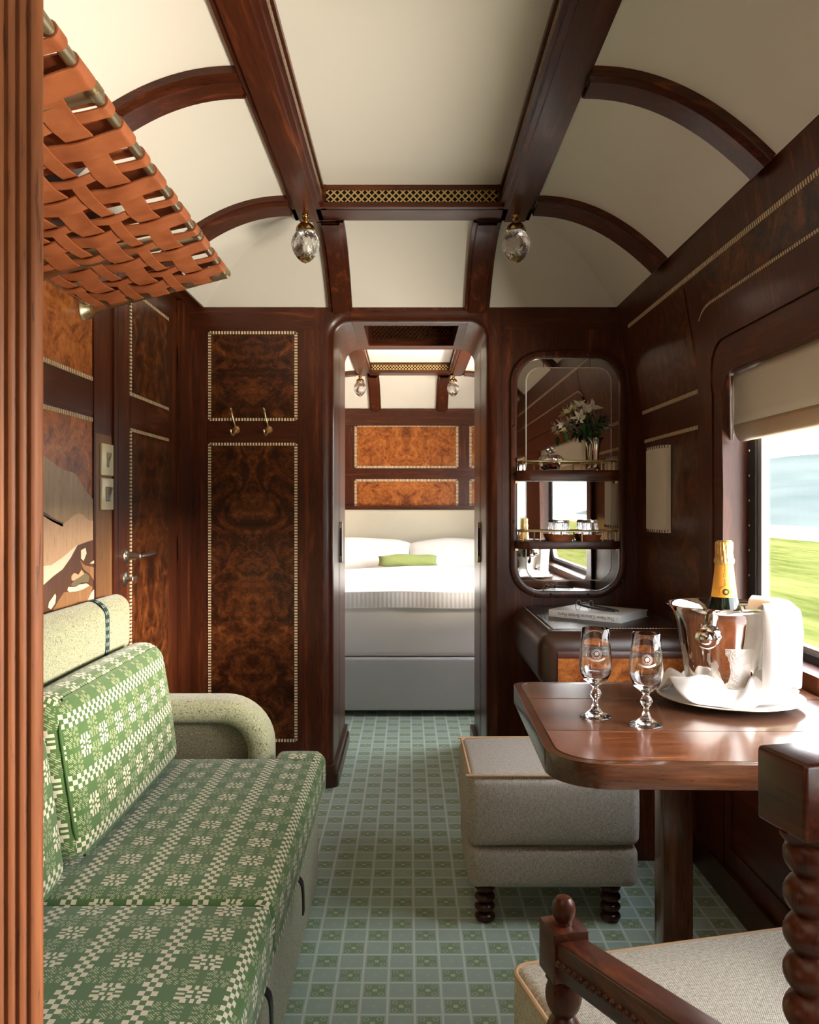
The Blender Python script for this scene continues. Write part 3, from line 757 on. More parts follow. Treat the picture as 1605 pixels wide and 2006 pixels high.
# ------------------------------------------------------------------ furnishings
# luggage rack of woven leather straps
rk = thing('luggage_rack', 'woven tan leather luggage rack with brass tubes on the left wall', 'luggage rack', (XL, 2.43, 1.79))
RY0, RY1 = .98, 2.425
def rfx(y): return -.513 - (y - 1.225) * .0185
def rz_(a): return 1.79 + .088 * a
def rxx(a, y): return -.925 + (rfx(y) + .925) * a
MB().tube([(rfx(RY0 - .03), RY0 - .03, 1.878), (rfx(1.7), 1.7, 1.878), (rfx(RY1), RY1, 1.878)], .0105, 16).build('front_tube', 'pale_brass', rk)
MB().tube([(-.925, RY0 - .03, 1.79), (-.925, RY1, 1.79)], .0105, 16).build('wall_tube', 'pale_brass', rk)
for y_ in (1.36, 2.07, RY1):
    b_ = MB().tube([(rfx(y_), y_ - .011, 1.878), (rfx(y_), y_ + .011, 1.878)], .0155, 18)
    th = .012 if y_ < 2.4 else .016
    v = [(XL, y_ - th / 2, 1.70), (XL, y_ - th / 2, 1.83), (rfx(y_), y_ - th / 2, 1.888), (rfx(y_), y_ - th / 2, 1.868), (-.80, y_ - th / 2, 1.785)]
    b_.prism([(-.95, 1.745), (-.93, 1.742), (-.905, 1.762), (-.87, 1.775), (rfx(y_), 1.862), (rfx(y_), 1.884), (-.90, 1.818), (-.95, 1.815)], 'Y', y_ - th / 2, y_ + th / 2)
    b_.build('bracket', 'pale_brass', rk)
ros = MB().lathe([(.034, 0), (.034, .006), (.024, .012), (.016, .03), (.0, .03)], 24, (XL, RY1 - .005, 1.772), 'X'); ros.build('wall_rosette', 'pale_brass', rk)
longs = [(.84, .050), (.675, .027), (.525, .050), (.365, .027), (.215, .050), (.07, .026)]       # along the rack: position across, width
wides = [1.09 + .2085 * i for i in range(7)]
crs = sorted([(y_, .067, 0) for y_ in wides] + [(y_ - .098, .034, 1) for y_ in wides[1:]] + [(wides[-1] - .0, 0, 0)][:0])
def ribbon(mb, pts, nrm, wd, w, th=.003):
    rows = []
    for p, n_ in zip(pts, nrm):
        p = Vector(p); n_ = Vector(n_); d = Vector(wd) * w / 2
        rows.append([p - d - n_ * th / 2, p + d - n_ * th / 2, p + d + n_ * th / 2, p - d + n_ * th / 2])
    n = len(rows)
    mb.add([q for r_ in rows for q in r_], [(i * 4 + k, i * 4 + (k + 1) % 4, (i + 1) * 4 + (k + 1) % 4, (i + 1) * 4 + k) for i in range(n - 1) for k in range(4)] + [(0, 1, 2, 3), ((n - 1) * 4, (n - 1) * 4 + 1, (n - 1) * 4 + 2, (n - 1) * 4 + 3)])
    return mb
AMP = .0042
for ci, (yc, w, kind_) in enumerate(crs):
    pts, nr = [], []
    N = 60
    for i in range(N + 1):
        a = .0 + i / N
        h = 0.
        for li, (la, lw) in enumerate(longs):
            g = math.exp(-((a - la) / .075) ** 2); h += (-1 if (kind_ + li) % 2 == 0 else 1) * AMP * g
        pts.append((rxx(a, yc), yc, rz_(a) - .0125 + h * (1 if a < .96 else .2) - .010 * math.sin(PI * a))); nr.append((0, 0, 1))
    for i in range(1, 9):
        t_ = -PI / 2 + PI * i / 8
        pts.append((rfx(yc) + .0128 * math.cos(t_), yc, 1.878 + .0128 * math.sin(t_))); nr.append((-math.cos(t_), 0, -math.sin(t_)))
    for i in range(1, 13):
        a = 1 - i / 12
        pts.append((rxx(a, yc), yc, rz_(a) + .0128)); nr.append((0, 0, -1))
    ribbon(MB(), pts, nr, (0, 1, 0), w).build('cross_strap', 'tan_leather', rk, True, angle=50)
for li, (la, lw) in enumerate(longs):
    pts, nr = [], []
    N = 150
    for i in range(N + 1):
        y_ = RY0 - .02 + (RY1 + .004 - RY0 + .02) * i / N; h = 0.
        for ci, (yc, w, kind_) in enumerate(crs):
            g = math.exp(-((y_ - yc) / (max(w, .045) * .75)) ** 2); h += (1 if (kind_ + li) % 2 == 0 else -1) * AMP * g
        pts.append((rxx(la, y_), y_, rz_(la) - .0125 + h - .010 * math.sin(PI * la))); nr.append((0, 0, 1))
    for i in range(1, 7):
        t_ = -PI / 2 + PI * i / 6; pts.append((rxx(la, RY1), RY1 + .006 + .011 * math.cos(t_), rz_(la) + .0125 * math.sin(t_))); nr.append((0, -math.cos(t_), -math.sin(t_)))
    for i in range(1, 5): pts.append((rxx(la, RY1), RY1 + .006 - .02 * i, rz_(la) + .0125)); nr.append((0, 0, -1))
    d = Vector((rfx(RY1) + .925, 0, .088)).normalized()
    ribbon(MB(), pts, nr, d, lw * 1.0).build('long_strap', 'tan_leather', rk, True, angle=50)

# cut-glass ceiling lamps
def lamp(x_, y_, label):
    z0 = ZB - .006
    t_ = thing('ceiling_lamp', label, 'lamp', (x_, y_, z0))
    MB().lathe([(.0, 0), (.011, 0), (.012, -.004), (.008, -.008), (.014, -.013), (.014, -.018), (.008, -.023), (.010, -.028), (.016, -.030), (.028, -.040), (.033, -.048), (.033, -.058), (.035, -.060), (.030, -.062), (.0, -.062)], 28, (x_, y_, z0)).build('cap', 'polished_brass', t_)
    ot = [(.028, 0), (.037, .010), (.045, .023), (.0495, .038), (.050, .050), (.047, .065), (.0395, .082), (.028, .098), (.014, .110), (.004, .115), (0., .117)]
    pr = bez([(r, -h, 0) for r, h in ot], 8); prof = [(max(0, p.x), p.y - .060) for p in pr]
    def cut(a, h, j):
        f = -(h + .060) / .117
        if f < .72:
            u = a * 17; w = f * 34
            return 1 - .05 * max(0, 1 - 2.6 * min(abs(math.sin((u + w) / 2)), abs(math.sin((u - w) / 2)))) * min(1, f * 9)
        return 1 - .05 * abs(math.sin(a * 10)) * min(1, (f - .72) * 8)
    g = MB().lathe(prof, 204, (x_, y_, z0), rfun=cut)
    g.lathe([(r * .90, h) for r, h in prof][::-1], 48, (x_, y_, z0 + .002))
    g.build('glass_shade', 'crystal', t_, True, angle=80)
lamp(-.369, 2.985, 'cut-glass lamp on the left beam over the sitting room')
lamp(.3876, 2.985, 'cut-glass lamp on the right beam over the sitting room')
lamp(-.385, BC0 + .05, 'small cut-glass lamp seen through the doorway, nearer the left jamb')
lamp(.36, BC0 + .05, 'small cut-glass lamp seen through the doorway, nearer the right jamb')

# coat hooks
for px, lb in ((463, 'brass coat hook on the far wall, the one nearer the corridor door'), (527, 'brass coat hook on the far wall, the one nearer the bedroom doorway')):
    x_ = (px - CX) * P / F; z_ = 1.522; y_ = P - .003
    t_ = thing('coat_hook', lb, 'hook', (x_, y_, z_), 'coat hooks on the far wall')
    MB().lathe([(.0, -.006), (.013, -.004), (.0165, 0), (.0, 0)], 22, (x_, y_, z_), 'Y', rfun=None).build('back_plate', 'brass', t_)
    MB().tube(bez([(x_, y_ - .004, z_ + .006), (x_ - .002, y_ - .02, z_ + .02), (x_ - .007, y_ - .032, z_ + .045), (x_ - .012, y_ - .040, z_ + .075), (x_ - .014, y_ - .052, z_ + .088)]), [.0045] * 20 + [.0042, .0045, .005, .006, .0062, .0065, .007, .0068, .006, .0058, .005, .004, .002][:13], 10).build('hook_arm', 'brass', t_)
    MB().tube(bez([(x_, y_ - .004, z_ - .002), (x_ - .003, y_ - .022, z_ - .018), (x_ - .006, y_ - .042, z_ - .026), (x_ - .010, y_ - .055, z_ - .016), (x_ - .011, y_ - .058, z_ - .004)]), .0048, 10).build('hook_arm', 'brass', t_)

# light switches
for z0, nb, lb in ((1.293, 1, 'brass light switch plate with a single rocker, upper of two'), (1.186, 2, 'brass light switch plate with two rockers, lower of two')):
    t_ = thing('light_switch', lb, 'switch', (XL + .004, 2.60, z0))
    bevel(MB().box(XL + .003, XL + .011, 2.552, 2.652, z0, z0 + .099).build('switch_plate', 'satin_brass', t_), .002)
    for k_ in range(nb):
        yc = 2.602 + (k_ - (nb - 1) / 2) * .021
        MB().box(XL + .0108, XL + .0114, yc - .0095, yc + .0095, z0 + .027, z0 + .072).build('rocker_recess', 'black', t_, False)
        MB().prism([(XL + .0115, z0 + .029), (XL + .0125, z0 + .029), (XL + .0145, z0 + .048), (XL + .021, z0 + .070), (XL + .0115, z0 + .070)], 'Y', yc - .008, yc + .008).build('rocker', 'nickel', t_, False)

# wall sconce with stitched half-round linen shade
t_ = thing('wall_sconce', 'half-round linen wall light with dark stitched edges beside the mirror', 'wall light', (XR, 3.19, 1.1))
ya, yb, z0, z1, dp = 3.075, 3.315, 1.098, 1.424, .040
def sc(u, v):
    a = PI * u; return (XR - .004 - dp * math.sin(a) ** .6, (ya + yb) / 2 - math.cos(a) * (yb - ya) / 2, z0 + (z1 - z0) * v)
MB().grid(sc, 24, 2).build('shade', 'shade_linen', t_, True, angle=60)
for zz, sg in ((z1, -1), (z0, 1)):
    q = MB()
    for i in range(15):
        p = Vector(sc((i + .5) / 15, 0)); q.tube([(p.x - .0015, p.y + .003, zz + sg * .001), (p.x - .0015, p.y - .003, zz + sg * .010)], .0016, 6)
    q.build('stitching', 'brown_leather', t_)
MB().box(XR - .006, XR + .002, ya + .03, yb - .03, z0 + .03, z1 - .03).build('wall_plate', 'brass', t_, False)

# framed mirror
mr = thing('wall_mirror', 'tall round-cornered mirror in riveted mahogany frame above the desk', 'mirror', (.68, P, .81))
def ring2(l0, l1, y0, y1):
    n = len(l0); q = MB()
    q.add([(x_, y0, z_) for x_, z_ in l0] + [(x_, y0, z_) for x_, z_ in l1] + [(x_, y1, z_) for x_, z_ in l0] + [(x_, y1, z_) for x_, z_ in l1],
          [(i, (i + 1) % n, (i + 1) % n + n, i + n) for i in range(n)] + [(i, (i + 1) % n, (i + 1) % n + 2 * n, i + 2 * n) for i in range(n)] + [(i + n, (i + 1) % n + n, (i + 1) % n + 3 * n, i + 3 * n) for i in range(n)])
    return q
fo, fi = rrect(.4356, .9257, .808, 1.853, .135, 12), rrect(.463, .899, .836, 1.825, .112, 12)
bevel(ring2(fo, fi, P - .022, P).build('frame', 'mahogany_Z', mr, True, angle=40), .003)
q = MB(); q.add([(x_, P - .006, z_) for x_, z_ in fi], [tuple(range(len(fi)))]); q.build('mirror_border', 'mirror_border', mr, False)
c0_ = rrect(.500, .866, .880, 1.788, .062, 10); c1_ = rrect(.504, .862, .884, 1.784, .058, 10)
q = MB(); n = len(c0_); q.add([(x_, P - .0062, z_) for x_, z_ in c0_] + [(x_, P - .009, z_) for x_, z_ in c1_], [(i, (i + 1) % n, (i + 1) % n + n, i + n) for i in range(n)]); tag(q.build('bevelled_edge', 'etched_glass', mr, False), 'bright bevelled edge')
q = MB(); q.add([(x_, P - .009, z_) for x_, z_ in c1_], [tuple(range(n))]); q.build('mirror_pane', 'mirror_glass', mr, False)
q = MB()
for x_ in (.575, .775):
    for (z0, z1) in ((.836, .880), (1.788, 1.825)): MB().box(x_ - .001, x_ + .001, P - .0066, P - .006, z0, z1).build('mirror_joint', 'black', mr, False)
for px, py in ((1079, 696), (1150, 696), (1010, 723), (1219, 723), (1005, 836), (1222, 837), (1005, 929), (1222, 930), (1005, 1021), (1222, 1022), (1009, 1135), (1219, 1136), (1078, 1163), (1150, 1163)):
    MB().lathe([(.0065, 0), (.006, -.003), (.003, -.0045), (0, -.005)], 12, ((px - CX) * P / F, P - .0215, H - (py - CY) * P / F), 'Y').build('rivet', 'black', mr)

# two shelves with brass gallery rails in front of the mirror
def shelf(label, x0, x1, z0, z1, zr):
    yf, ybk = 3.445, P - .0235
    t_ = thing('wall_shelf', label, 'shelf', ((x0 + x1) / 2, ybk, z0), 'railed shelves over the mirror')
    poly = rrect(x0, x1, yf, ybk, (.055, .055, .0005, .0005), 8)
    bevel(MB().prism(poly, 'Z', z0, z1).build('board', 'mahogany_X', t_, True, angle=30), .003)
    pa = rrect(x0 + .012, x1 - .012, yf + .012, ybk, (.046, .046, .0005, .0005), 8)
    run = [(x_, y_, zr) for x_, y_ in ([pa[-1]] + pa[:18] + [pa[18]])]
    MB().tube(run, .0042, 10).build('gallery_rail', 'brass', t_)
    for fx in (.03, .20, .41, .62, .83, .97):
        x_ = x0 + .012 + (x1 - x0 - .024) * fx; y_ = yf + .012 + (.02 if fx in (.03, .97) else 0)
        MB().lathe([(.0045, z1), (.0032, z1 + .006), (.0032, zr)], 10, (x_, y_, 0)).build('rail_post', 'brass', t_)
    for x_ in (x0, x1):
        MB().box(x_ - .006 + (.004 if x_ == x0 else -.004), x_ + .006 + (.004 if x_ == x0 else -.004), ybk - .01, ybk, z0 - .01, z0).build('bracket', 'brass', t_, False)
shelf('upper railed shelf over the mirror holding the vase of flowers', .455, .885, 1.303, 1.346, 1.384)
shelf('lower railed shelf over the mirror holding upturned tumblers', .455, .89, 1.018, 1.051, 1.092)

# vase and flowers
vx, vy, vz = .788, 3.488, 1.346
MBv = MB().lathe([(0, 0), (.026, 0), (.026, .003), (.018, .009), (.010, .016), (.0085, .022), (.011, .05), (.0145, .085), (.019, .112), (.027, .130), (.0335, .137), (.0325, .1375), (.026, .131), (.017, .112), (.012, .085), (.009, .05), (0, .03)], 32, (vx, vy, vz))
tag(MBv.build('vase', 'silver', None), 'silver trumpet vase on the upper mirror shelf', 'vase')
m_, t_n, b_n = mat('petal', (.86, .83, .70), .6); b_n.inputs['Subsurface Weight'].default_value = .0
mat('petal_yellow', (.70, .66, .36), .6); mat('leaf_green', (.035, .13, .025), .5); mat('leaf_dark', (.012, .045, .018), .5); mat('statice', (.20, .16, .135), .9); mat('stem_green', (.05, .10, .03), .6)
bq = thing('bouquet', 'white lilies with brown filler flowers standing in the silver vase', 'flowers', (vx, vy, vz + .13))
def petal(mb, o, d, L, w, curl=.3, roll=0.):
    d = Vector(d).normalized(); s_ = d.cross(Vector((0, 0, 1)));
    if s_.length < .1: s_ = Vector((1, 0, 0))
    s_.normalize(); n_ = s_.cross(d); R_ = Matrix.Rotation(roll, 3, d); s_ = R_ @ s_; n_ = R_ @ n_
    def fn(u, v):
        ww = w * math.sin(PI * min(1, .06 + .94 * v) ** .8) * (u - .5); 
        return Vector(o) + d * L * v + s_ * ww + n_ * (curl * L * v * v + .25 * abs(u - .5) * w)
    return mb.grid(fn, 4, 6)
rnd = random.Random(3)
def blossom(px, py, dep, size, m, fdir):
    y_ = vy + dep; x_ = (px - CX) * y_ / F; z_ = H - (py - CY) * y_ / F
    q = MB(); D = Vector(fdir).normalized(); s1 = D.orthogonal().normalized(); s2 = D.cross(s1)
    for i in range(6):
        a = PI / 3 * i + .3; d = D * .75 + (s1 * math.cos(a) + s2 * math.sin(a)) * .75
        petal(q, (x_, y_, z_), d, size * (1 + .15 * (i % 2)), size * .52, -.25, a)
    q.build('blossom', m, bq, True, angle=80)
    MB().tube(bez([(x_, y_, z_), ((x_ + vx) / 2 * .6 + vx * .2 + x_ * .2, (y_ + vy) / 2, (z_ + vz + .12) / 2 + .01), (vx, vy, vz + .12)], 5), .0018, 6).build('stem', 'stem_green', bq)
for a in ((1150, 806, -.02, .042, 'petal', (.1, -.5, .9)), (1160, 800, .0, .040, 'petal', (.5, -.3, .7)), (1138, 820, -.035, .040, 'petal', (-.5, -.8, .2)), (1118, 806, .0, .030, 'petal_yellow', (-.6, -.4, .5)),
          (1103, 830, -.02, .028, 'petal', (-.8, -.5, .1)), (1107, 842, -.01, .022, 'petal_yellow', (-.5, -.6, -.3)), (1136, 796, .01, .032, 'petal', (-.2, -.3, .9)), (1128, 802, .02, .026, 'petal_yellow', (-.3, -.2, .9))): blossom(*a)
for i in range(26):
    a = rnd.uniform(0, 2 * PI); e = rnd.uniform(-.2, 1.0); d = Vector((math.cos(a) * .8, math.sin(a) * .35 - .15, e))
    q = MB(); o = Vector((vx - .02, vy, vz + .15)) + Vector((d.x * .05, d.y * .03, .03 + .02 * e)); petal(q, o, d + Vector((0, 0, -.3)), rnd.uniform(.035, .06), .016, -.4, rnd.uniform(-1, 1))
    q.build('leaf', 'leaf_green' if i % 3 == 0 else 'leaf_dark', bq, True, angle=80)
for px, py in ((1142, 838), (1155, 850), (1108, 856)):
    y_ = vy - .04; q = MB(); petal(q, ((px - CX) * y_ / F, y_, H - (py - 8 - CY) * y_ / F), (.05, -.2, -1), .042, .019, .1, 0); q.build('leaf', 'leaf_green', bq, True, angle=80)
q = MB()
for i in range(240):
    if i < 170: px, py = rnd.gauss(1178, 12), rnd.gauss(824, 9)
    else: px, py = rnd.gauss(1124, 9), rnd.gauss(832, 7)
    y_ = vy + rnd.uniform(-.045, .02); o = Vector(((px - CX) * y_ / F, y_, H - (py - CY) * y_ / F))
    petal(q, o, (rnd.uniform(-1, 1), rnd.uniform(-1, .2), rnd.uniform(-.3, 1)), .010, .006, .2, rnd.uniform(0, 3))
tag(q.build('filler_flowers', 'statice', bq, False), 'dry brown filler flowers')
q = MB()
for i in range(16):
    px, py = rnd.gauss(1176, 10), rnd.gauss(826, 7); y_ = vy + rnd.uniform(-.03, .02)
    q.tube([(vx, vy, vz + .12), ((px - CX) * y_ / F, y_, H - (py - CY) * y_ / F)], .0012, 5)
q.build('stem', 'stem_green', bq)

# lidded cut-glass bonbon dish
dx, dy, dz = .606, 3.492, 1.346
cd = thing('bonbon_dish', 'small lidded cut-glass dish on the upper mirror shelf', 'dish', (dx, dy, dz))
fac = lambda a, h, j: 1 - .06 * abs(math.sin(a * 7 + h * 90))
MB().lathe([(0, 0), (.020, 0), (.022, .004), (.033, .014), (.043, .032), (.046, .046), (.043, .046), (.038, .030), (.026, .014), (0, .010)], 84, (dx, dy, dz), rfun=fac).build('bowl', 'crystal', cd, True, angle=60)
MB().lathe([(.046, .048), (.044, .054), (.036, .064), (.020, .072), (.008, .076), (.0, .072), (.03, .058), (.042, .048)][:5] + [(.006, .078), (.013, .086), (.015, .092), (.009, .099), (0, .101)], 72, (dx, dy, dz), rfun=fac).build('lid', 'crystal', cd, True, angle=60)
mat('sweets', (.35, .05, .03), .4)
q = MB()
for i in range(14):
    a = rnd.uniform(0, 6.28); r_ = rnd.uniform(0, .022); q.lathe([(0, -.007), (.006, -.004), (.008, 0), (.006, .004), (0, .007)], 8, (dx + r_ * math.cos(a), dy + r_ * math.sin(a), dz + .018 + rnd.uniform(0, .012)))
tag(q.build('sweets', 'sweets', None), 'red sweets inside the cut-glass dish', 'sweets', None, 'stuff')

# upturned tumblers on leather coaster trays
for x_, w_, lb, lt in ((.640, .058, 'ribbed glass tumbler upturned on the left leather tray', 'left of two brown leather trays on the lower mirror shelf'), (.762, .048, 'ribbed glass tumbler upturned on the right leather tray', 'right of two brown leather trays on the lower mirror shelf')):
    y_ = 3.488; z0 = 1.051
    tag(MB().lathe([(0, 0), (w_ * .80, 0), (w_, .026), (w_ * .97, .026), (w_ * .78, .005), (0, .004)], 40, (x_, y_, z0)).build('leather_tray', 'tan_leather', None), lt, 'tray', 'leather trays')
    tg = thing('tumbler', lb, 'tumbler', (x_, y_, z0 + .005), 'upturned tumblers')
    rr = .036 if w_ > .05 else .034
    rib = lambda a, h, j: 1 - .025 * abs(math.sin(a * 12)) * (1 if .004 < h < .075 else 0)
    MB().lathe([(rr, .0), (rr, .004), (rr * .99, .030), (rr * .98, .070), (rr * .94, .082), (rr * .9, .084), (0, .084), (0, .070), (rr * .86, .070), (rr * .92, .03), (rr * .93, 0), (rr, .0)], 96, (x_, y_, z0 + .0045), rfun=rib, caps=False).build('glass_body', 'crystal', tg, True, angle=60)

# ------------------------------------------------------------------ desk, book, spectacles
dk = thing('writing_desk', 'leather-topped mahogany desk with rounded burl front under the mirror', 'desk', (.72, 3.2, 0))
bevel(MB().pbox(.442, XR - .002, 2.80, P - .024, .575, .770, .055, 6, 4).build('body', 'brown_leather', dk), .0005)
R_ = .085; prof = [(3.0, .7715), (2.797 + R_, .7715)] + [(2.797 + R_ - R_ * math.sin(.5 * PI * i / 10), .7715 - R_ + R_ * math.cos(.5 * PI * i / 10)) for i in range(1, 11)] + [(2.797, .58), (3.0, .58)]
MB().prism(prof, 'X', .503, XR - .004).build('front_rail', 'mahogany_X', dk, True, angle=25)
def MD(a, b, o): return (a, 2.797 - o, b)
q = MB(); panel(q, MD, .503, XR - .006, .585, .685, .002); q.build('drawer_front', 'burl_orange', dk, False)
q = MB(); q.add([(.502, 2.885, .7722), (XR - .004, 2.885, .7722), (XR - .004, P - .03, .7722), (.502, P - .03, .7722)], [(0, 1, 2, 3)]); q.build('leather_top', 'brown_leather', dk, False)
q = MB()
for i in range(44): q.box(.512 + i * .0105, .518 + i * .0105, 2.889, 2.8915, .7722, .7732)
q.build('stitching', 'stitch_cream', dk, False); q = MB()
for i in range(60): q.box(.490, .4925, 2.90 + i * .0105, 2.906 + i * .0105, .7695, .7712)
q.build('stitching', 'stitch_cream', dk, False)
MB().box(.62, XR - .002, 2.81, P - .024, 0, .58).build('pedestal', 'mahogany_Z', dk, False)

bk = thing('book', 'white hardback book lying on the desk, spine lettering upside down', 'book', (.543, 3.208, .7722), None, True, math.atan2(-.645, .766))
mat('book_cover', (.80, .79, .77), .35); mat('paper', (.72, .74, .73), .8)
q = MB().box(0, .30, .0, .232, 0, .003).box(0, .30, 0, .232, .025, .028).box(0, .30, -.003, .002, 0, .028); bevel(q.build('cover', 'book_cover', bk), .001)
MB().box(.004, .296, .003, .226, .003, .025).build('pages', 'paper', bk, False)
vs, fs = text_mesh('The New Concise British Flora', .0185)
q = MB(); q.add([(.158 - v[0] * 1.0, -.0036, .0138 - v[1] * 1.0) for v in vs], fs); q.build('spine_title', 'grey_ink', bk, False, False)
vs, fs = text_mesh('W.KEBLE', .005) if False else ([], [])
q = MB()
for i in range(4): q.box(.008 + (i % 2) * .004, .0105 + (i % 2) * .004, -.0037, -.003, .006 + 0.004 * i, .009 + .004 * i)
for i in range(4): q.box(.282 + (i % 2) * .004, .2845 + (i % 2) * .004, -.0037, -.003, .006 + 0.004 * i, .009 + .004 * i)
q.build('spine_emblem', 'stitch_cream', bk, False)
gs = thing('spectacles', 'folded black spectacles lying on the white book', 'glasses', (.66, 3.17, .8006), None, True, -.38)
q = MB()
for cx_ in (-.012, .034):
    q.tube([(cx_ + .019 * math.cos(2 * PI * i / 24) * .5, .016 * math.sin(2 * PI * i / 24) + (0 if cx_ < 0 else .004), .019 + .0175 * math.sin(2 * PI * i / 24)) for i in range(24)], .0013, 8, True)
q.tube([(-.004, 0, .026), (.01, .004, .03), (.026, .004, .026)], .0014, 8); q.build('rims', 'nickel', gs)
MB().tube(bez([(-.012, -.008, .024), (.03, -.012, .014), (.08, -.014, .008), (.128, -.012, .0045)]), .0035, 8, flat=1.1).build('temple_arm', 'black', gs)
MB().tube(bez([(.03, .012, .020), (.06, .004, .016), (.10, -.004, .012), (.14, -.006, .0045)]), .003, 8, flat=1.1).build('temple_arm', 'black', gs)

# ------------------------------------------------------------------ table and what stands on it
ZT_ = .75
tb = thing('dining_table', 'glossy wooden table with rounded corners fixed below the window', 'table', (.62, 1.78, 0))
TA = math.radians(-1.2)
def TR(x_, y_): dx_, dy_ = x_ - .60, y_ - 1.77; return (.60 + dx_ * math.cos(TA) - dy_ * math.sin(TA), 1.77 + dx_ * math.sin(TA) + dy_ * math.cos(TA))
tx0, tx1, ty0, ty1 = .258, .958, 1.440, 2.115
lp = [TR(*p) for p in rrect(tx0, tx1, ty0, ty1, (.105, .001, .001, .04), 12)]
bevel(MB().prism(lp, 'Z', ZT_ - .044, ZT_).build('tabletop', 'walnut_X', tb, True, angle=30), .004, 3)
def xl(y_, i=.02):
    a, b_, c, d = tx0 + i, ty0 + i, ty1 - i, .085
    if y_ < b_ + d: return a + d - math.sqrt(max(0, d * d - (b_ + d - y_) ** 2))
    if y_ > c - .022: return a + .022 - math.sqrt(max(0, .022 ** 2 - (y_ - c + .022) ** 2))
    return a
ys = [ty0 + .004, 1.655, 1.93, ty1 - .02]
for k_ in range(3):
    a, b_ = ys[k_] + .0006, ys[k_ + 1] - .0006; N = 14
    a_ = max(a, ty0 + .021) if k_ == 0 else a
    pts = [(xl(a_ + (b_ - a_) * i / N), a_ + (b_ - a_) * i / N) for i in range(N + 1)]
    poly = [TR(*p) for p in pts] + [TR(tx1 - .001, b_), TR(tx1 - .001, a_)]
    q = MB(); q.add([(x_, y_, ZT_ + .0006) for x_, y_ in poly], [tuple(range(len(poly)))]); q.build('board', ('walnut_figured', 'walnut_X', 'walnut_X')[k_], tb, False)
    if k_: MB().tube([(*TR(xl(a), a), ZT_ + .0002), (*TR(tx1 - .001, a), ZT_ + .0002)], .0009, 6).build('board_joint', 'void', tb)
il = [TR(xl(ty0 + .021 + (ty1 - ty0 - .042) * i / 60), ty0 + .021 + (ty1 - ty0 - .042) * i / 60) for i in range(61)]
MB().tube([(*p, ZT_ + .0003) for p in il], .0008, 6).build('inlay_line', 'walnut_Y', tb)
bevel(MB().box(.537, .600, 1.75, 1.815, 0, ZT_ - .044).build('leg', 'walnut_Z', tb), .003)
MB().box(.50, .90, 1.70, 1.86, ZT_ - .075, ZT_ - .044).build('bearer', 'walnut_X', tb, False)

def flute(x_, y_, label, fa):
    t_ = thing('champagne_flute', label, 'glass', (x_, y_, ZT_ + .0006), 'champagne flutes on the table')
    ou = [(0, .006), (.015, .0045), (.029, .0008), (.0315, 0), (.033, .0012), (.0325, .0025), (.030, .004), (.018, .009), (.009, .018), (.0058, .030), (.0055, .037), (.0095, .041), (.0128, .049), (.0095, .057), (.0062, .061), (.0075, .066), (.015, .072), (.025, .080), (.0315, .093), (.0342, .108), (.0335, .125), (.0315, .150), (.0285, .188), (.0278, .1885), (.0272, .188), (.030, .150), (.032, .125), (.0325, .108), (.0295, .094), (.022, .083), (.010, .078), (0, .077)]
    fz = lambda a, h, j: (1 - .07 * (abs(((a * 8 / (2 * PI)) % 1) - .5) * 2 - .5) ** 2 * 4 * .5) if .006 < h < .070 and j < 18 else 1
    MB().lathe(ou, 64, (x_, y_, ZT_ + .0006), rfun=fz).build('glass_body', 'crystal', t_, True, angle=50)
    q = MB()
    def on(u, v, e=.0003):
        z_ = .139 + v; r_ = .0335 + (.0315 - .0335) * (z_ - .125) / .025 + e; a = fa + u / r_
        return (x_ + r_ * math.cos(a), y_ + r_ * math.sin(a), ZT_ + .0006 + z_)
    N = 24
    for (r0, r1) in ((.0072, .0082), (.0098, .0104)):
        q.add([on(r0 * math.cos(2 * PI * i / N), r0 * math.sin(2 * PI * i / N)) for i in range(N)] + [on(r1 * math.cos(2 * PI * i / N), r1 * math.sin(2 * PI * i / N)) for i in range(N)], [(i, (i + 1) % N, (i + 1) % N + N, i + N) for i in range(N)])
    lion = [(0, .0055), (.0018, .004), (.0042, .0048), (.003, .0018), (.0058, .0005), (.003, -.0008), (.004, -.0042), (.001, -.002), (-.0012, -.0055), (-.0018, -.002), (-.0048, -.0035), (-.003, -.0003), (-.0052, .002), (-.0022, .002), (-.0026, .005), (-.0008, .003)]
    q.add([on(0, 0)] + [on(*p) for p in lion], [(0, i + 1, (i + 1) % len(lion) + 1) for i in range(len(lion))])
    rb = [(-.018 + .036 * i / 16) for i in range(17)]
    q.add([on(u, -.0085 - .0035 * math.cos(u / .018 * PI / 2 * 1.2)) for u in rb] + [on(u, -.0125 - .0035 * math.cos(u / .018 * PI / 2 * 1.2)) for u in rb], [(i, i + 1, i + 18, i + 17) for i in range(16)])
    tag(q.build('etched_crest', 'etched_glass', t_, False), 'frosted round crest and ribbon')
flute(.398, 1.768, 'empty champagne flute farther left on the table', -1.72); flute(.487, 1.702, 'empty champagne flute standing nearer the ice bucket', -1.80)

px_, py_ = .735, 1.905
pl = thing('plate', 'white gold-rimmed plate under the ice bucket', 'plate', (px_, py_, ZT_ + .0006))
mat('porcelain', (.88, .87, .84), .3)
MB().lathe([(0, .002), (.085, .0), (.09, .002), (.12, .009), (.160, .016), (.160, .0175), (.118, .0115), (.088, .005), (0, .005)], 72, (px_, py_, ZT_ + .0006)).build('dish', 'porcelain', pl)
MB().lathe([(.1600, .0158), (.1609, .0168), (.1602, .0178), (.1592, .0177), (.1600, .0158)], 72, (px_, py_, ZT_ + .0006), caps=False).build('gold_rim', 'brass', pl)

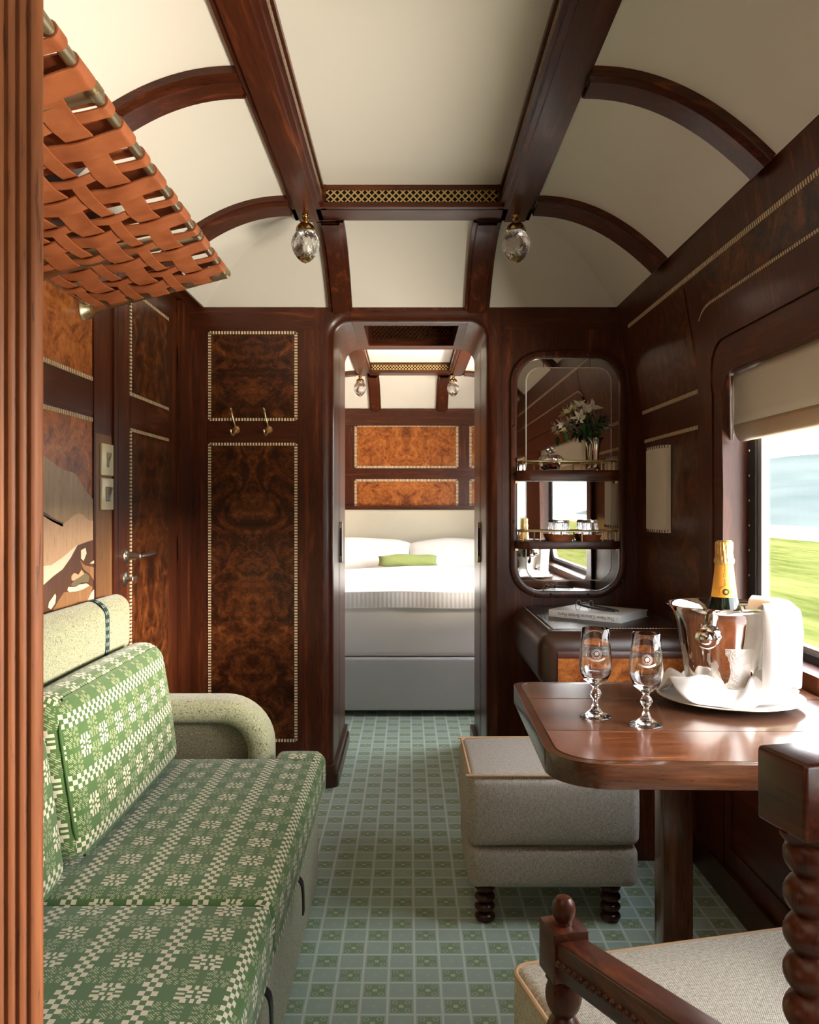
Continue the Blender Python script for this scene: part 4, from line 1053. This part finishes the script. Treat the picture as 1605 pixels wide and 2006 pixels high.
bx, by, bz = .715, 1.905, ZT_ + .006
m, t, b = mat('chilled_silver', (.84, .80, .74), .08, 1.)
x, y, z = sep(t, coords(t)); lowm = ((z - .775) / .13).m('SUBTRACT', 0.).min(1.).max(0.)
dr_ = noise(t, coords(t), 210., 2., .6); patch = noise(t, coords(t, scale=(1, 1, .35)), 24., 3.)
wet = (patch.gt(.46)) * ((z - .885).lt(0.)); setin(t, b, 'Roughness', wet * (dr_ * .45 + .12) + .06); bump(t, b, dr_ * wet, .45, .003)
ib = thing('ice_bucket', 'silver ice bucket with knob handles standing on the plate', 'ice bucket', (bx, by, bz))
MB().lathe([(0, 0), (.068, 0), (.0715, .004), (.0735, .02), (.081, .08), (.0885, .135), (.0965, .180), (.105, .203), (.1165, .216), (.120, .2175), (.120, .2195), (.115, .2185), (.103, .205), (.0945, .180), (.0865, .135), (.079, .08), (.0715, .02), (0, .012)], 72, (bx, by, bz)).build('bucket_body', 'chilled_silver', ib)
for aa in (math.radians(-125), math.radians(55)):
    d = Vector((math.cos(aa), math.sin(aa), 0)); o = Vector((bx, by, bz + .158)) + d * .0905
    q = MB().lathe([(.026, -.004), (.025, .004), (.018, .010), (.014, .016), (.015, .019), (.0235, .022), (.0245, .027), (.020, .031), (.014, .032), (.012, .036), (.006, .039), (0, .040)], 32)
    rot = Vector((0, 0, 1)).rotation_difference((d + Vector((0, 0, -.12))).normalized()).to_matrix()
    q.v = [tuple(rot @ Vector(p) + o) for p in q.v]; q.build('knob_handle', 'silver', ib)
# crushed ice is below the rim and out of sight; the bottle stands in the bucket
bo = thing('champagne_bottle', 'gold-necked champagne bottle standing in the ice bucket', 'bottle', (.722, 1.905, bz + .012))
ox, oy, oz = .7235, 1.905, bz + .0125
MB().lathe([(0, .004), (.03, 0), (.041, .004), (.043, .012), (.043, .15), (.040, .185), (.031, .215), (.0275, .226)], 40, (ox, oy, oz)).build('glass_body', 'bottle_glass', bo)
MB().lathe([(.0285, .223), (.0275, .228), (.026, .240), (.0255, .2415)], 40, (ox, oy, oz)).build('neck_band', 'bright_amber', bo)
MB().lathe([(.0262, .240), (.0235, .262), (.0205, .290), (.0192, .302)], 40, (ox, oy, oz)).build('neck_label', 'amber_label', bo)
fo_ = lambda a, h, j: 1 + .035 * math.sin(a * 17 + j * .8) * (1 if j > 1 else .4)
MB().lathe([(.0195, .296), (.0212, .299), (.0222, .304), (.0215, .309), (.0195, .313), (.0190, .322), (.0195, .335), (.0192, .346), (.0150, .351), (0, .352)], 68, (ox, oy, oz), rfun=fo_).build('foil_cap', 'gold_foil', bo, True, angle=60)
def ringtext(mb, vs, fs, r0, r1, z0, z1, a0, vertical=True):
    out = []
    for v in vs:
        u, w = (-v[1], v[0]) if vertical else (v[0], v[1]); zz = (z0 + z1) / 2 + w; r_ = r0 + (r1 - r0) * (zz - z0) / (z1 - z0) + .0004
        a = a0 + u / r_; out.append((ox + r_ * math.cos(a), oy + r_ * math.sin(a), oz + zz))
    return mb.add(out, fs)
vs, fs = text_mesh('Veuve Clicquot', .0085)
tag(ringtext(MB(), vs, fs, .0262, .0192, .240, .302, -1.88).build('neck_lettering', 'ink', bo, False, False), 'black vertical lettering')
def onneck(u, v, e): r_ = .0275 + e; a = -1.80 + u / r_; return (ox + r_ * math.cos(a), oy + r_ * math.sin(a), oz + .236 + v)
N = 28
q = MB(); q.add([onneck(0, 0, .0016)] + [onneck(.0122 * math.cos(2 * PI * i / N), .0122 * math.sin(2 * PI * i / N), .0012) for i in range(N)], [(0, i + 1, (i + 1) % N + 1) for i in range(N)]); q.build('seal', 'bright_amber', bo, False)
q = MB(); q.add([onneck(0, 0, .0021)] + [onneck(.0074 * math.cos(2 * PI * i / N), .0074 * math.sin(2 * PI * i / N), .0017) for i in range(N)], [(0, i + 1, (i + 1) % N + 1) for i in range(N)]); q.build('seal_disc', 'ink', bo, False)
q = MB(); q.add([onneck(0, 0, .0026)] + [onneck(.0048 * (1 if i % 2 else .5) * math.cos(2 * PI * i / 16), .0048 * (1 if i % 2 else .5) * math.sin(2 * PI * i / 16), .0022) for i in range(16)], [(0, i + 1, (i + 1) % 16 + 1) for i in range(16)]); q.build('seal_star', 'amber_label', bo, False)

# napkin hung over the bucket rim, and one tucked round its foot
def hang(u, v):
    a = math.radians(-66 + 100 * u); e = 4 * u * (1 - u)
    R0 = .118 + .046 * e ** .5
    prof = [(.088, .915), (.096, .950), (.108, .978), (.119, .986), (.119 + (R0 - .119) * .6, .984), (R0, .966), (R0 + .003, .92), (R0 - .002, .86), (R0 - .006, .785 + .018 * math.sin(5 * u + .4))]
    f = v * (len(prof) - 1); i = min(int(f), len(prof) - 2); t_ = f - i; t_ = t_ if i < 3 else t_
    r_ = prof[i][0] + (prof[i + 1][0] - prof[i][0]) * t_; z_ = prof[i][1] + (prof[i + 1][1] - prof[i][1]) * t_
    dn = max(0., v - .55); r_ += dn * (.016 * math.sin(u * 15 + 1) + .006 * math.sin(u * 31))
    r_ = max(r_, .1215 if v > .42 and z_ > .955 else (.112 if v > .5 else 0))
    return (bx + r_ * math.cos(a), by + r_ * math.sin(a), z_)
def solid(q, name, m, th=.003, parent=None, soft=True):
    o = q.build(name, m, parent, True, angle=80); md = o.modifiers.new('thick', 'SOLIDIFY'); md.thickness = th; md.offset = 0
    if not soft: return o
    s_ = o.modifiers.new('soft', 'SUBSURF'); s_.levels = 1; s_.render_levels = 1; return o
tag(solid(MB().grid(hang, 40, 40), 'napkin', 'napkin_linen', .004), 'white napkin draped over the rim of the ice bucket', 'napkin')
def foot(u, v):
    a = 2 * PI * u; L = lambda c, w: math.exp(-(((a - c + PI) % (2 * PI) - PI) / w) ** 2)
    r0, r1 = .079, .126 + .008 * math.sin(3 * a + 1) + .012 * math.sin(7 * a)
    ear = L(math.radians(197), .34); tail = L(math.radians(-12), .28)
    r1 += .028 * ear + .052 * tail
    z_ = .012 + .020 * math.sin(PI * v) * (1 + .6 * math.sin(5 * a + .5)) + .014 * math.sin(6 * a + 5 * v) * v * (1 - v) * 4
    z_ += ear * (.055 * v * (1.2 - .35 * v)) + tail * .016 * v + (1 - v) * .028
    r_ = r0 + (r1 - r0) * v
    if v < .3: r_ = max(r_, .0765)
    return (bx + r_ * math.cos(a), by + r_ * math.sin(a), ZT_ + z_ + .004)
tag(solid(MB().grid(foot, 110, 14), 'napkin', 'napkin_linen', .004), 'white napkin crumpled on the plate around the bucket foot', 'napkin')

# ------------------------------------------------------------------ ottoman
uvp = lambda p, ax, sg: (p[(ax + 1) % 3], p[(ax + 2) % 3])
ot = thing('ottoman', 'beige upholstered ottoman with bobbin legs tucked under the table', 'ottoman', (.415, 2.57, 0))
MB().pbox(.172, .658, 2.362, 2.762, .228, .428, .022, 8, 4, (.012, .012, .012, .008, 0, .018), uvp).build('cushion', 'grey_weave', ot)
MB().pbox(.176, .655, 2.366, 2.758, .108, .226, .022, 8, 4, (.008, .008, .008, .004, 0, 0), uvp).build('base', 'grey_weave', ot)
pp = [(x_, y_, .4275 + .004 * math.sin((x_ + y_) * 30)) for x_, y_ in rrect(.176, .654, 2.366, 2.758, .02, 6)]
MB().tube(bez(pp + [pp[0]], 4), .0042, 8).build('piping', 'cream_piping', ot)
def bobbin(mb, x_, y_, z0, z1, n, r0, r1, seg_=8):
    pr = [(r0 * .7, z0)]
    for i in range(n):
        for k_ in range(seg_ + 1):
            f = k_ / seg_; pr.append((r0 * .62 + (r1 - r0 * .62) * math.sin(PI * f) ** .7, z0 + (z1 - z0) * (i + f) / n))
    pr.append((0, z1)); return mb.lathe([(0, z0)] + pr, 24, (x_, y_, 0))
for x_, y_ in ((.222, 2.41), (.585, 2.41), (.222, 2.71), (.585, 2.71)):
    bobbin(MB(), x_, y_, 0, .112, 4, .024, .030).build('leg', 'dark_mahogany_Z', ot)

# ------------------------------------------------------------------ sofa
sf = thing('sofa', 'green-tweed built-in sofa along the left wall', 'sofa', (-.62, 1.7, 0))
MB().pbox(XL + .002, -.287, .84, 2.66, .0, .272, .018, 8, 3).build('base', 'pale_tweed', sf)
MB().pbox(XL + .002, -.868, .84, 2.60, .25, .742, .03, 8, 3).build('back_frame', 'pale_tweed', sf)
MB().pbox(XL + .002, -.50, 2.665, 2.755, .25, .51, .01, 6, 2).build('arm_panel', 'dark_tweed', sf)
ap = [(XL + .004, .5425), (-.60, .5425)]
for i in range(1, 11):
    a = PI / 2 - .5 * PI * i / 10; ap.append((-.60 + .125 * math.cos(a) , .4175 + .125 * math.sin(a)))
ap += [(-.4745, .34), (-.473, .255)]
q = MB(); sec_ = rrect(-.0375, .0375, 2.628, 2.775, .032, 5); rows = []
for j, (x_, z_) in enumerate(ap):
    d = Vector((ap[min(j + 1, len(ap) - 1)][0] - ap[max(j - 1, 0)][0], ap[min(j + 1, len(ap) - 1)][1] - ap[max(j - 1, 0)][1])).normalized(); nn = (-d.y, d.x)
    rows.append([(x_ + nn[0] * s0, y_, z_ + nn[1] * s0) for s0, y_ in sec_])
n = len(sec_); q.add([p for r_ in rows for p in r_], [(i * n + k_, i * n + (k_ + 1) % n, (i + 1) * n + (k_ + 1) % n, (i + 1) * n + k_) for i in range(len(rows) - 1) for k_ in range(n)] + [tuple(range(n)), tuple((len(rows) - 1) * n + i for i in range(n))])
q.build('arm_roll', 'pale_tweed', sf, True, angle=50)
MB().tube(bez([(-.90, 2.662, .500), (-.60, 2.662, .502), (-.555, 2.662, .487), (-.525, 2.662, .455), (-.513, 2.662, .41), (-.512, 2.662, .26)], 5), .004, 8).build('arm_welt', 'dark_tweed', sf)
for y_ in (2.08, 1.60):
    q = MB(); ribbon(q, bez([(-.284, y_, .275), (-.268, y_ - .004, .262), (-.262, y_ - .012, .245), (-.258, y_ - .03, .215), (-.257, y_ - .04, .200)], 4), [(1, 0, .2)] * 17, (0, 1, 0), .024, .004)
    q.build('pull_tab', 'black', sf)
def suv(zt, u0, v0, y0=0, y1=1):
    def f(p, ax, sg):
        e = max(-1, min(1, (p[1] - (y0 + y1) / 2) / ((y1 - y0) / 2)))
        if ax == 2: return (p[0] + (zt - p[2]) * (1 if p[0] > -.35 else 0) + u0, p[1] + v0 + (zt - p[2]) * (1 if e > 0 else -1) * abs(e) ** 16)
        if ax == 1: return (p[0] + u0, p[1] + sg * (zt - p[2]) + v0)
        return (p[0] + (zt - p[2]) + u0, p[1] + v0)
    return f
def seat(name, label, y0, y1, notch, v0):
    t_ = thing(name, label, 'cushion', (-.53, (y0 + y1) / 2, .272), 'sofa seat cushions')
    zt = .408
    MB().pbox(-.836, -.268, y0, y1, .274, zt, .028, 12, 4, (0, .006, .003, .006, 0, .014), suv(zt, .284, v0, y0, y1)).build('cover', 'sofa_cloth', t_)
    if notch: MB().pbox(-.425, -.268, y1 - .06, y1 + .075, .274, zt + .002, .028, 6, 4, (0, .006, 0, .004, 0, .006), suv(zt, .284, v0, y0, y1 + .075)).build('corner_tongue', 'sofa_cloth', t_)
    rr = [(-.272, y0 + .02, zt - .008), (-.270, (y0 + y1) / 2, zt - .006), (-.272, y1 - .02 + (.075 if notch else 0), zt - .008)]
    return t_
seat('seat_cushion', 'green patterned sofa seat cushion at the far end by the armrest', 1.655, 2.612, True, .02); seat('seat_cushion', 'green patterned sofa seat cushion nearest the reeded post', .86, 1.660, False, .05)
def back(label, y0, y1):
    t_ = thing('back_cushion', label, 'cushion', (-.76, (y0 + y1) / 2, .42), 'sofa back cushions')
    zt = .785; lean = lambda o: (o[0] - .055 * (o[2] - .42) / .37, o[1], o[2])
    def f(p, ax, sg):
        md = (y0 + y1) / 2; e = max(-1, min(1, (p[1] - md) / ((y1 - y0) / 2))); xf = -.694 - .055 * (p[2] - .42) / .37
        if ax == 0: return (p[2] - .733, p[1] + (xf - p[0]) * (1 if e > 0 else -1) * abs(e) ** 12)
        if ax == 2: return (.066 + .8 * (-.775 - p[0]), p[1] + .045)
        return (.066 + .8 * (p[0] + .745 + .055 * (p[2] - .42) / .37), p[2] + .02)
    MB().pbox(-.800, -.694, y0, y1, .426, zt, .042, 10, 5, (0, .020, .004, .004, 0, .008), f, shear=lean).build('cover', 'sofa_cloth', t_)
    lp = rrect(y0 + .010, y1 - .010, .436, zt - .010, .075, 8)
    MB().tube(bez([(-.7045 - .055 * (z_ - .42) / .37, y_, z_) for y_, z_ in lp + [lp[0]]], 2), .0035, 8).build('welt', 'sofa_cloth', t_)
back('upright green patterned back cushion standing on the far seat', 1.775, 2.54); back('green patterned back cushion half hidden behind the reeded post', .93, 1.715)
hb = thing('headrest_bolster', 'pale tweed bolster strapped along the top of the sofa back', 'bolster', (-.90, 1.8, .745))
bolf = lambda o: (o[0] - .018 * max(0, (o[2] - .80)) / .12, o[1], o[2])
MB().pbox(XL + .010, -.868, .90, 2.605, .748, .925, .040, 10, 5, (0, .012, 0, .01, 0, .004)).build('roll', 'pale_tweed', hb)
for y_ in (1.93, 2.365):
    q = MB(); lp = rrect(XL + .008, -.8545, .744, .9305, .050, 8); lp = [p for p in lp]
    vs = [(x_, yy, z_) for yy in (y_ - .0145, y_ + .0145) for x_, z_ in lp]; n = len(lp); L = 0; us = [0]
    for i in range(n): L += math.dist(lp[i], lp[(i + 1) % n]); us.append(L)
    q.add(vs, [(i, (i + 1) % n, (i + 1) % n + n, i + n) for i in range(n)], [[(us[i], -.0145), (us[i + 1], -.0145), (us[i + 1], .0145), (us[i], .0145)] for i in range(n)])
    tag(q.build('strap', 'strap_cloth', hb, True, angle=60), 'dark green strap with pale dashes')

# ------------------------------------------------------------------ chair at the near right
ch = thing('armchair', 'mahogany bobbin-turned chair with ivory seat at the near right', 'chair', (.499, 1.183, 0), None, True, math.radians(13.8))
MB().pbox(-.275, .275, -.36, .262, .31, .445, .02, 8, 4, (.004, .004, 0, .006, 0, .014), uvp).build('seat', 'ivory_weave', ch)
pp = rrect(-.2745, .2745, -.3595, .2635, .03, 8); MB().tube([(x_, y_, .438 + .002 * math.sin(8 * (x_ + y_))) for x_, y_ in pp], .0045, 8, True).build('piping', 'cream_piping', ch)
for s_ in (-1, 1):
    x_, y_ = s_ * .262, .084
    q = bobbin(MB(), x_, y_, .29, .523, 4, .022, .0265); q.lathe([(0, .596), (.012, .596), (.011, .600), (.0155, .608), (.0172, .617), (.0155, .627), (.010, .634), (0, .636)], 24, (x_, y_, 0))
    q.build('arm_post', 'mahogany_Z', ch)
    bevel(MB().prism(rrect(x_ - .027, x_ + .027, y_ - .027, y_ + .027, .002, 2), 'Z', .525, .596).lathe([(.019, .508), (.030, .525)], 4, (x_, y_, 0)).build('arm_block', 'mahogany_Y', ch), .003)
    xb, yb_ = s_ * .245, -.40
    A, B = Vector((x_, y_ - .026, .585)), Vector((xb, yb_ + .03, .672)); d = B - A; q = MB(); rows = []
    for f in (0, 1):
        p = A + d * f; rows += [(p.x - .023, p.y, p.z - .052), (p.x + .023, p.y, p.z - .052), (p.x + .023, p.y, p.z), (p.x - .023, p.y, p.z)]
    q.add(rows, [(0, 1, 5, 4), (1, 2, 6, 5), (2, 3, 7, 6), (3, 0, 4, 7), (0, 1, 2, 3), (4, 5, 6, 7)])
    ar = bevel(q.build('arm_rail', 'mahogany_Y', ch), .004)
    q = MB()
    for i in range(26):
        p = A + d * ((i + .5) / 26); q.lathe([(0, -.006), (.005, -.003), (.006, 0), (.005, .003), (0, .006)], 8, (p.x - s_ * 0 - .0225, p.y, p.z - .028))
    q.build('beading', 'mahogany_Y', ar)
    q = bobbin(MB(), xb, yb_, .46, .908, 13, .021, .0235); q.build('back_post', 'mahogany_Z', ch)
    bevel(MB().prism(rrect(xb - .032, xb + .032, yb_ - .032, yb_ + .032, .004, 3), 'Z', .915, .982).lathe([(.021, .898), (.036, .915)], 4, (xb, yb_, 0)).build('back_block', 'mahogany_Y', ch), .005)
    bobbin(MB(), s_ * .225, .20, 0, .31, 7, .022, .028).build('leg', 'mahogany_Z', ch); bobbin(MB(), xb, yb_, 0, .46, 10, .022, .026).build('leg', 'mahogany_Z', ch)
bevel(MB().box(-.213, .213, -.42, -.38, .918, .975).build('crest_rail', 'mahogany_X', ch), .005)
bevel(MB().box(-.222, .222, -.415, -.385, .50, .54).build('back_rail', 'mahogany_X', ch), .004)
MB().pbox(-.20, .20, -.415, -.375, .56, .90, .015, 6, 3, (0, 0, 0, .01, 0, 0), uvp).build('back_pad', 'ivory_weave', ch)

# roller blind
bl = thing('roller_blind', 'cream roller blind pulled part way down over the carriage window', 'blind', (XR + .01, 1.7, 1.6))
def blf(u, v): return (XR + .010 + .002 * math.sin(PI * v), .97 + (2.515 - .97) * u, 1.604 - .161 * v)
solid(MB().grid(blf, 8, 6), 'fabric', 'blind_fabric', .002, bl, False)
def hem(u, v):
    a = PI * .62 * v; return (XR + .010 + .036 * (1 - math.cos(a)) * .6, .97 + (2.515 - .97) * u, 1.4435 - .040 * math.sin(a) - .012 * v)
tag(solid(MB().grid(hem, 8, 8), 'hem', 'hem_fabric', .002, bl, False), 'brown curled hem')
q = MB(); q.add([(XR + .010, 2.515, 1.595), (XR + .016, 2.552, 1.595), (XR + .020, 2.552, 1.40), (XR + .010, 2.515, 1.42)], [(0, 1, 2, 3)]); solid(q, 'lit_edge_strip', 'white_linen', .002, bl, False)  # blind fabric coloured white to stand for window light on its edge

# ------------------------------------------------------------------ bed seen through the doorway
bd = thing('bed', 'double bed with grey base in the room beyond the doorway', 'bed', (0, 6, 0))
MB().pbox(XL + .01, XR - .01, 4.72, 7.18, .035, .333, .015, 6, 3).build('base', 'bed_base_cloth', bd)
MB().pbox(XL + .02, XR - .02, 4.74, 7.18, .336, .640, .03, 6, 3).build('mattress', 'white_linen', bd)
MB().pbox(XL + .005, XR - .005, 7.18, YH - .005, .333, 1.162, .02, 6, 3).build('headboard', 'headboard_linen', bd)
dv = thing('duvet', 'white duvet folded over the foot of the bed', 'duvet', (0, 5.8, .64))
def duv(o):
    x_, y_, z_ = o; return (x_, y_, z_ + (.008 * math.sin(x_ * 5 + 1) + .006 * math.sin(y_ * 4 + x_ * 3)) * (1 if z_ > .66 else .4))
MB().pbox(XL + .012, XR - .012, 4.72, 6.55, .643, .705, .035, 24, 4, (0, 0, .012, 0, 0, .012), shear=duv).build('cover', 'white_linen', dv)
mat('ribbed_linen', (.86, .85, .83), .85); t = MATS['ribbed_linen'].node_tree; x, y, z = sep(t, coords(t)); bump(t, t.nodes['Principled BSDF'], (x * 260.).m('SINE'), .12, .002)
MB().grid(lambda u, v: (XL + .03 + (XR - XL - .06) * u, 4.700 - .004 * math.sin(PI * v) + .002 * math.sin(u * 40), .712 - .092 * v + .003 * math.sin(u * 17)), 60, 6).build('ribbed_edge', 'ribbed_linen', dv)
def pillow(label, x0, x1, yc, z0, hgt, tilt, m, cat, grp=None, dep=.17, nm='pillow'):
    cx_, hw = (x0 + x1) / 2, (x1 - x0) / 2
    q = MB()
    for sg in (1, -1):
        def fn(u, v):
            a, b_ = 2 * u - 1, 2 * v - 1; e = max(0., (1 - abs(a) ** 2.6)) * max(0., (1 - abs(b_) ** 2.6))
            th = dep / 2 * e ** .42; sx = 1 - .05 * (1 - abs(a)) * 0 - .06 * b_ * b_ * 0; pinch = 1 - .30 * abs(a) ** 3
            px = hw * a * (1 - .05 * (1 - b_ * b_)); pz = hgt / 2 * b_ * pinch
            yy = sg * th; c, s_ = math.cos(tilt), math.sin(tilt)
            return (cx_ + px, yc + yy * c + pz * s_, z0 + hgt / 2 * c + pz * c - yy * s_ + .004 * math.sin(a * 6 + b_ * 3))
        q.grid(fn, 28, 20)
    return tag(q.build(nm, m, None, True, angle=80), label, cat, grp)
pillow('white bed pillow against the headboard on the left', -.84, .03, 6.98, .66, .30, .55, 'white_linen', 'pillow', 'bed pillows')
pillow('white bed pillow against the headboard on the right', -.01, .86, 6.98, .66, .295, .55, 'white_linen', 'pillow', 'bed pillows')
pillow('slim green bolster cushion in front of the white bed pillows', -.245, .235, 6.68, .705, .105, .25, 'green_wool', 'cushion', None, .10, 'bolster_cushion')

# ------------------------------------------------------------------ country outside, light and camera
GZ = -2.0
q = MB(); q.add([(1.4, -300, GZ), (36, -300, GZ), (36, 420, GZ), (1.4, 420, GZ)], [(0, 1, 2, 3)]); struct(q.build('ground_meadow', 'grass_field', None, False))
q = MB(); q.add([(36, -300, GZ - .05), (62, -300, GZ - .05), (62, 420, GZ - .05), (36, 420, GZ - .05)], [(0, 1, 2, 3)]); struct(q.build('lake', 'lake_water', None, False))
def hill(u, v):
    x_ = 58 + 240 * v; y_ = -300 + 900 * u
    s_ = v ** .8
    hgt = (13 + 9 * math.sin(y_ * .019 + 2.6) + 4 * math.sin(y_ * .043 + .5)) * math.sin(min(1., s_ * 1.6) * PI / 2) + 5 * mnoise.noise(Vector((x_ * .02, y_ * .02, 0)))* s_
    return (x_, y_, GZ - .3 + hgt)
struct(MB().grid(hill, 90, 24).build('hills', 'hazy_hill', None, True, angle=80))
W = bpy.data.worlds.new('World'); SC.world = W; W.use_nodes = True; t = W.node_tree; bg = t.nodes['Background']
v = coords(t, 'Generated'); vx_, vy_, vz_ = sep(t, v); cl = noise(t, coords(t, 'Generated', scale=(1, 1, 4)), 2.2, 4.)
c = ramp(t, vz_ * .6 + cl * .4, [(.15, (.86, .92, .96)), (.5, (.95, .97, 1.)), (.8, (.80, .88, 1.))]); t.links.new(c.k, bg.inputs[0]); bg.inputs[1].default_value = SKY
def area(name, loc, rot, sx, sy, portal=True, e=0, col=(1, 1, 1)):
    l = bpy.data.lights.new(name, 'AREA'); l.shape = 'RECTANGLE'; l.size = sx; l.size_y = sy; l.energy = e; l.color = col; l.cycles.is_portal = portal
    o = bpy.data.objects.new(name, l); COL.objects.link(o); o.location = loc; o.rotation_euler = rot; return o
for nm, h in (('portal_window', HOLES[0]), ('portal_rear_window', HOLES[1]), ('portal_bedroom', BH[0])):
    area(nm, (XR + .115, (h[0] + h[1]) / 2, (h[2] + h[3]) / 2), (0, PI / 2, 0), h[3] - h[2] + .02, h[1] - h[0] + .02)
# added fill lamps outdoors, under each sill line, aimed up to brighten the ceilings
for nm, y_, L, e in (('added_fill', 1.75, 2.2, FILL), ('added_fill_rear', -.4, 1.6, FILL * REAR), ('added_fill_bedroom', 5.3, 2.2, FILL * BED)):
    area(nm, (2.0, y_, .47), Vector((-.9, 0, .42)).to_track_quat('-Z', 'Y').to_euler(), L, .5, False, e, (1., .91, .78))
su = bpy.data.lights.new('sun', 'SUN'); su.energy = SUN; su.angle = math.radians(SUN_ANG); su.color = (1., .87, .70)
so_ = bpy.data.objects.new('sun', su); COL.objects.link(so_); so_.rotation_euler = Vector(SUN_DIR).to_track_quat('-Z', 'Y').to_euler()
cam = bpy.data.cameras.new('camera'); cam.sensor_fit = 'HORIZONTAL'; cam.sensor_width = 36; cam.lens = 36 * F / 1605
cam.shift_x = (802.5 - CX) / 1605; cam.shift_y = -(1003 - CY) / 1605; cam.clip_start = .02; cam.clip_end = 2000
co = bpy.data.objects.new('camera', cam); COL.objects.link(co); co.location = (0, 0, H); co.rotation_euler = (PI / 2, 0, 0); SC.camera = co
SC.view_settings.view_transform = 'Standard'; SC.view_settings.look = 'None'; SC.view_settings.gamma = 1; SC.view_settings.use_curve_mapping = False
SC.view_settings.exposure = EXPO
SC.cycles.max_bounces = 14; SC.cycles.diffuse_bounces = 7; SC.cycles.glossy_bounces = 6; SC.cycles.transmission_bounces = 12; SC.cycles.transparent_max_bounces = 12
SC.cycles.sample_clamp_indirect = 6.; SC.cycles.use_denoising = True
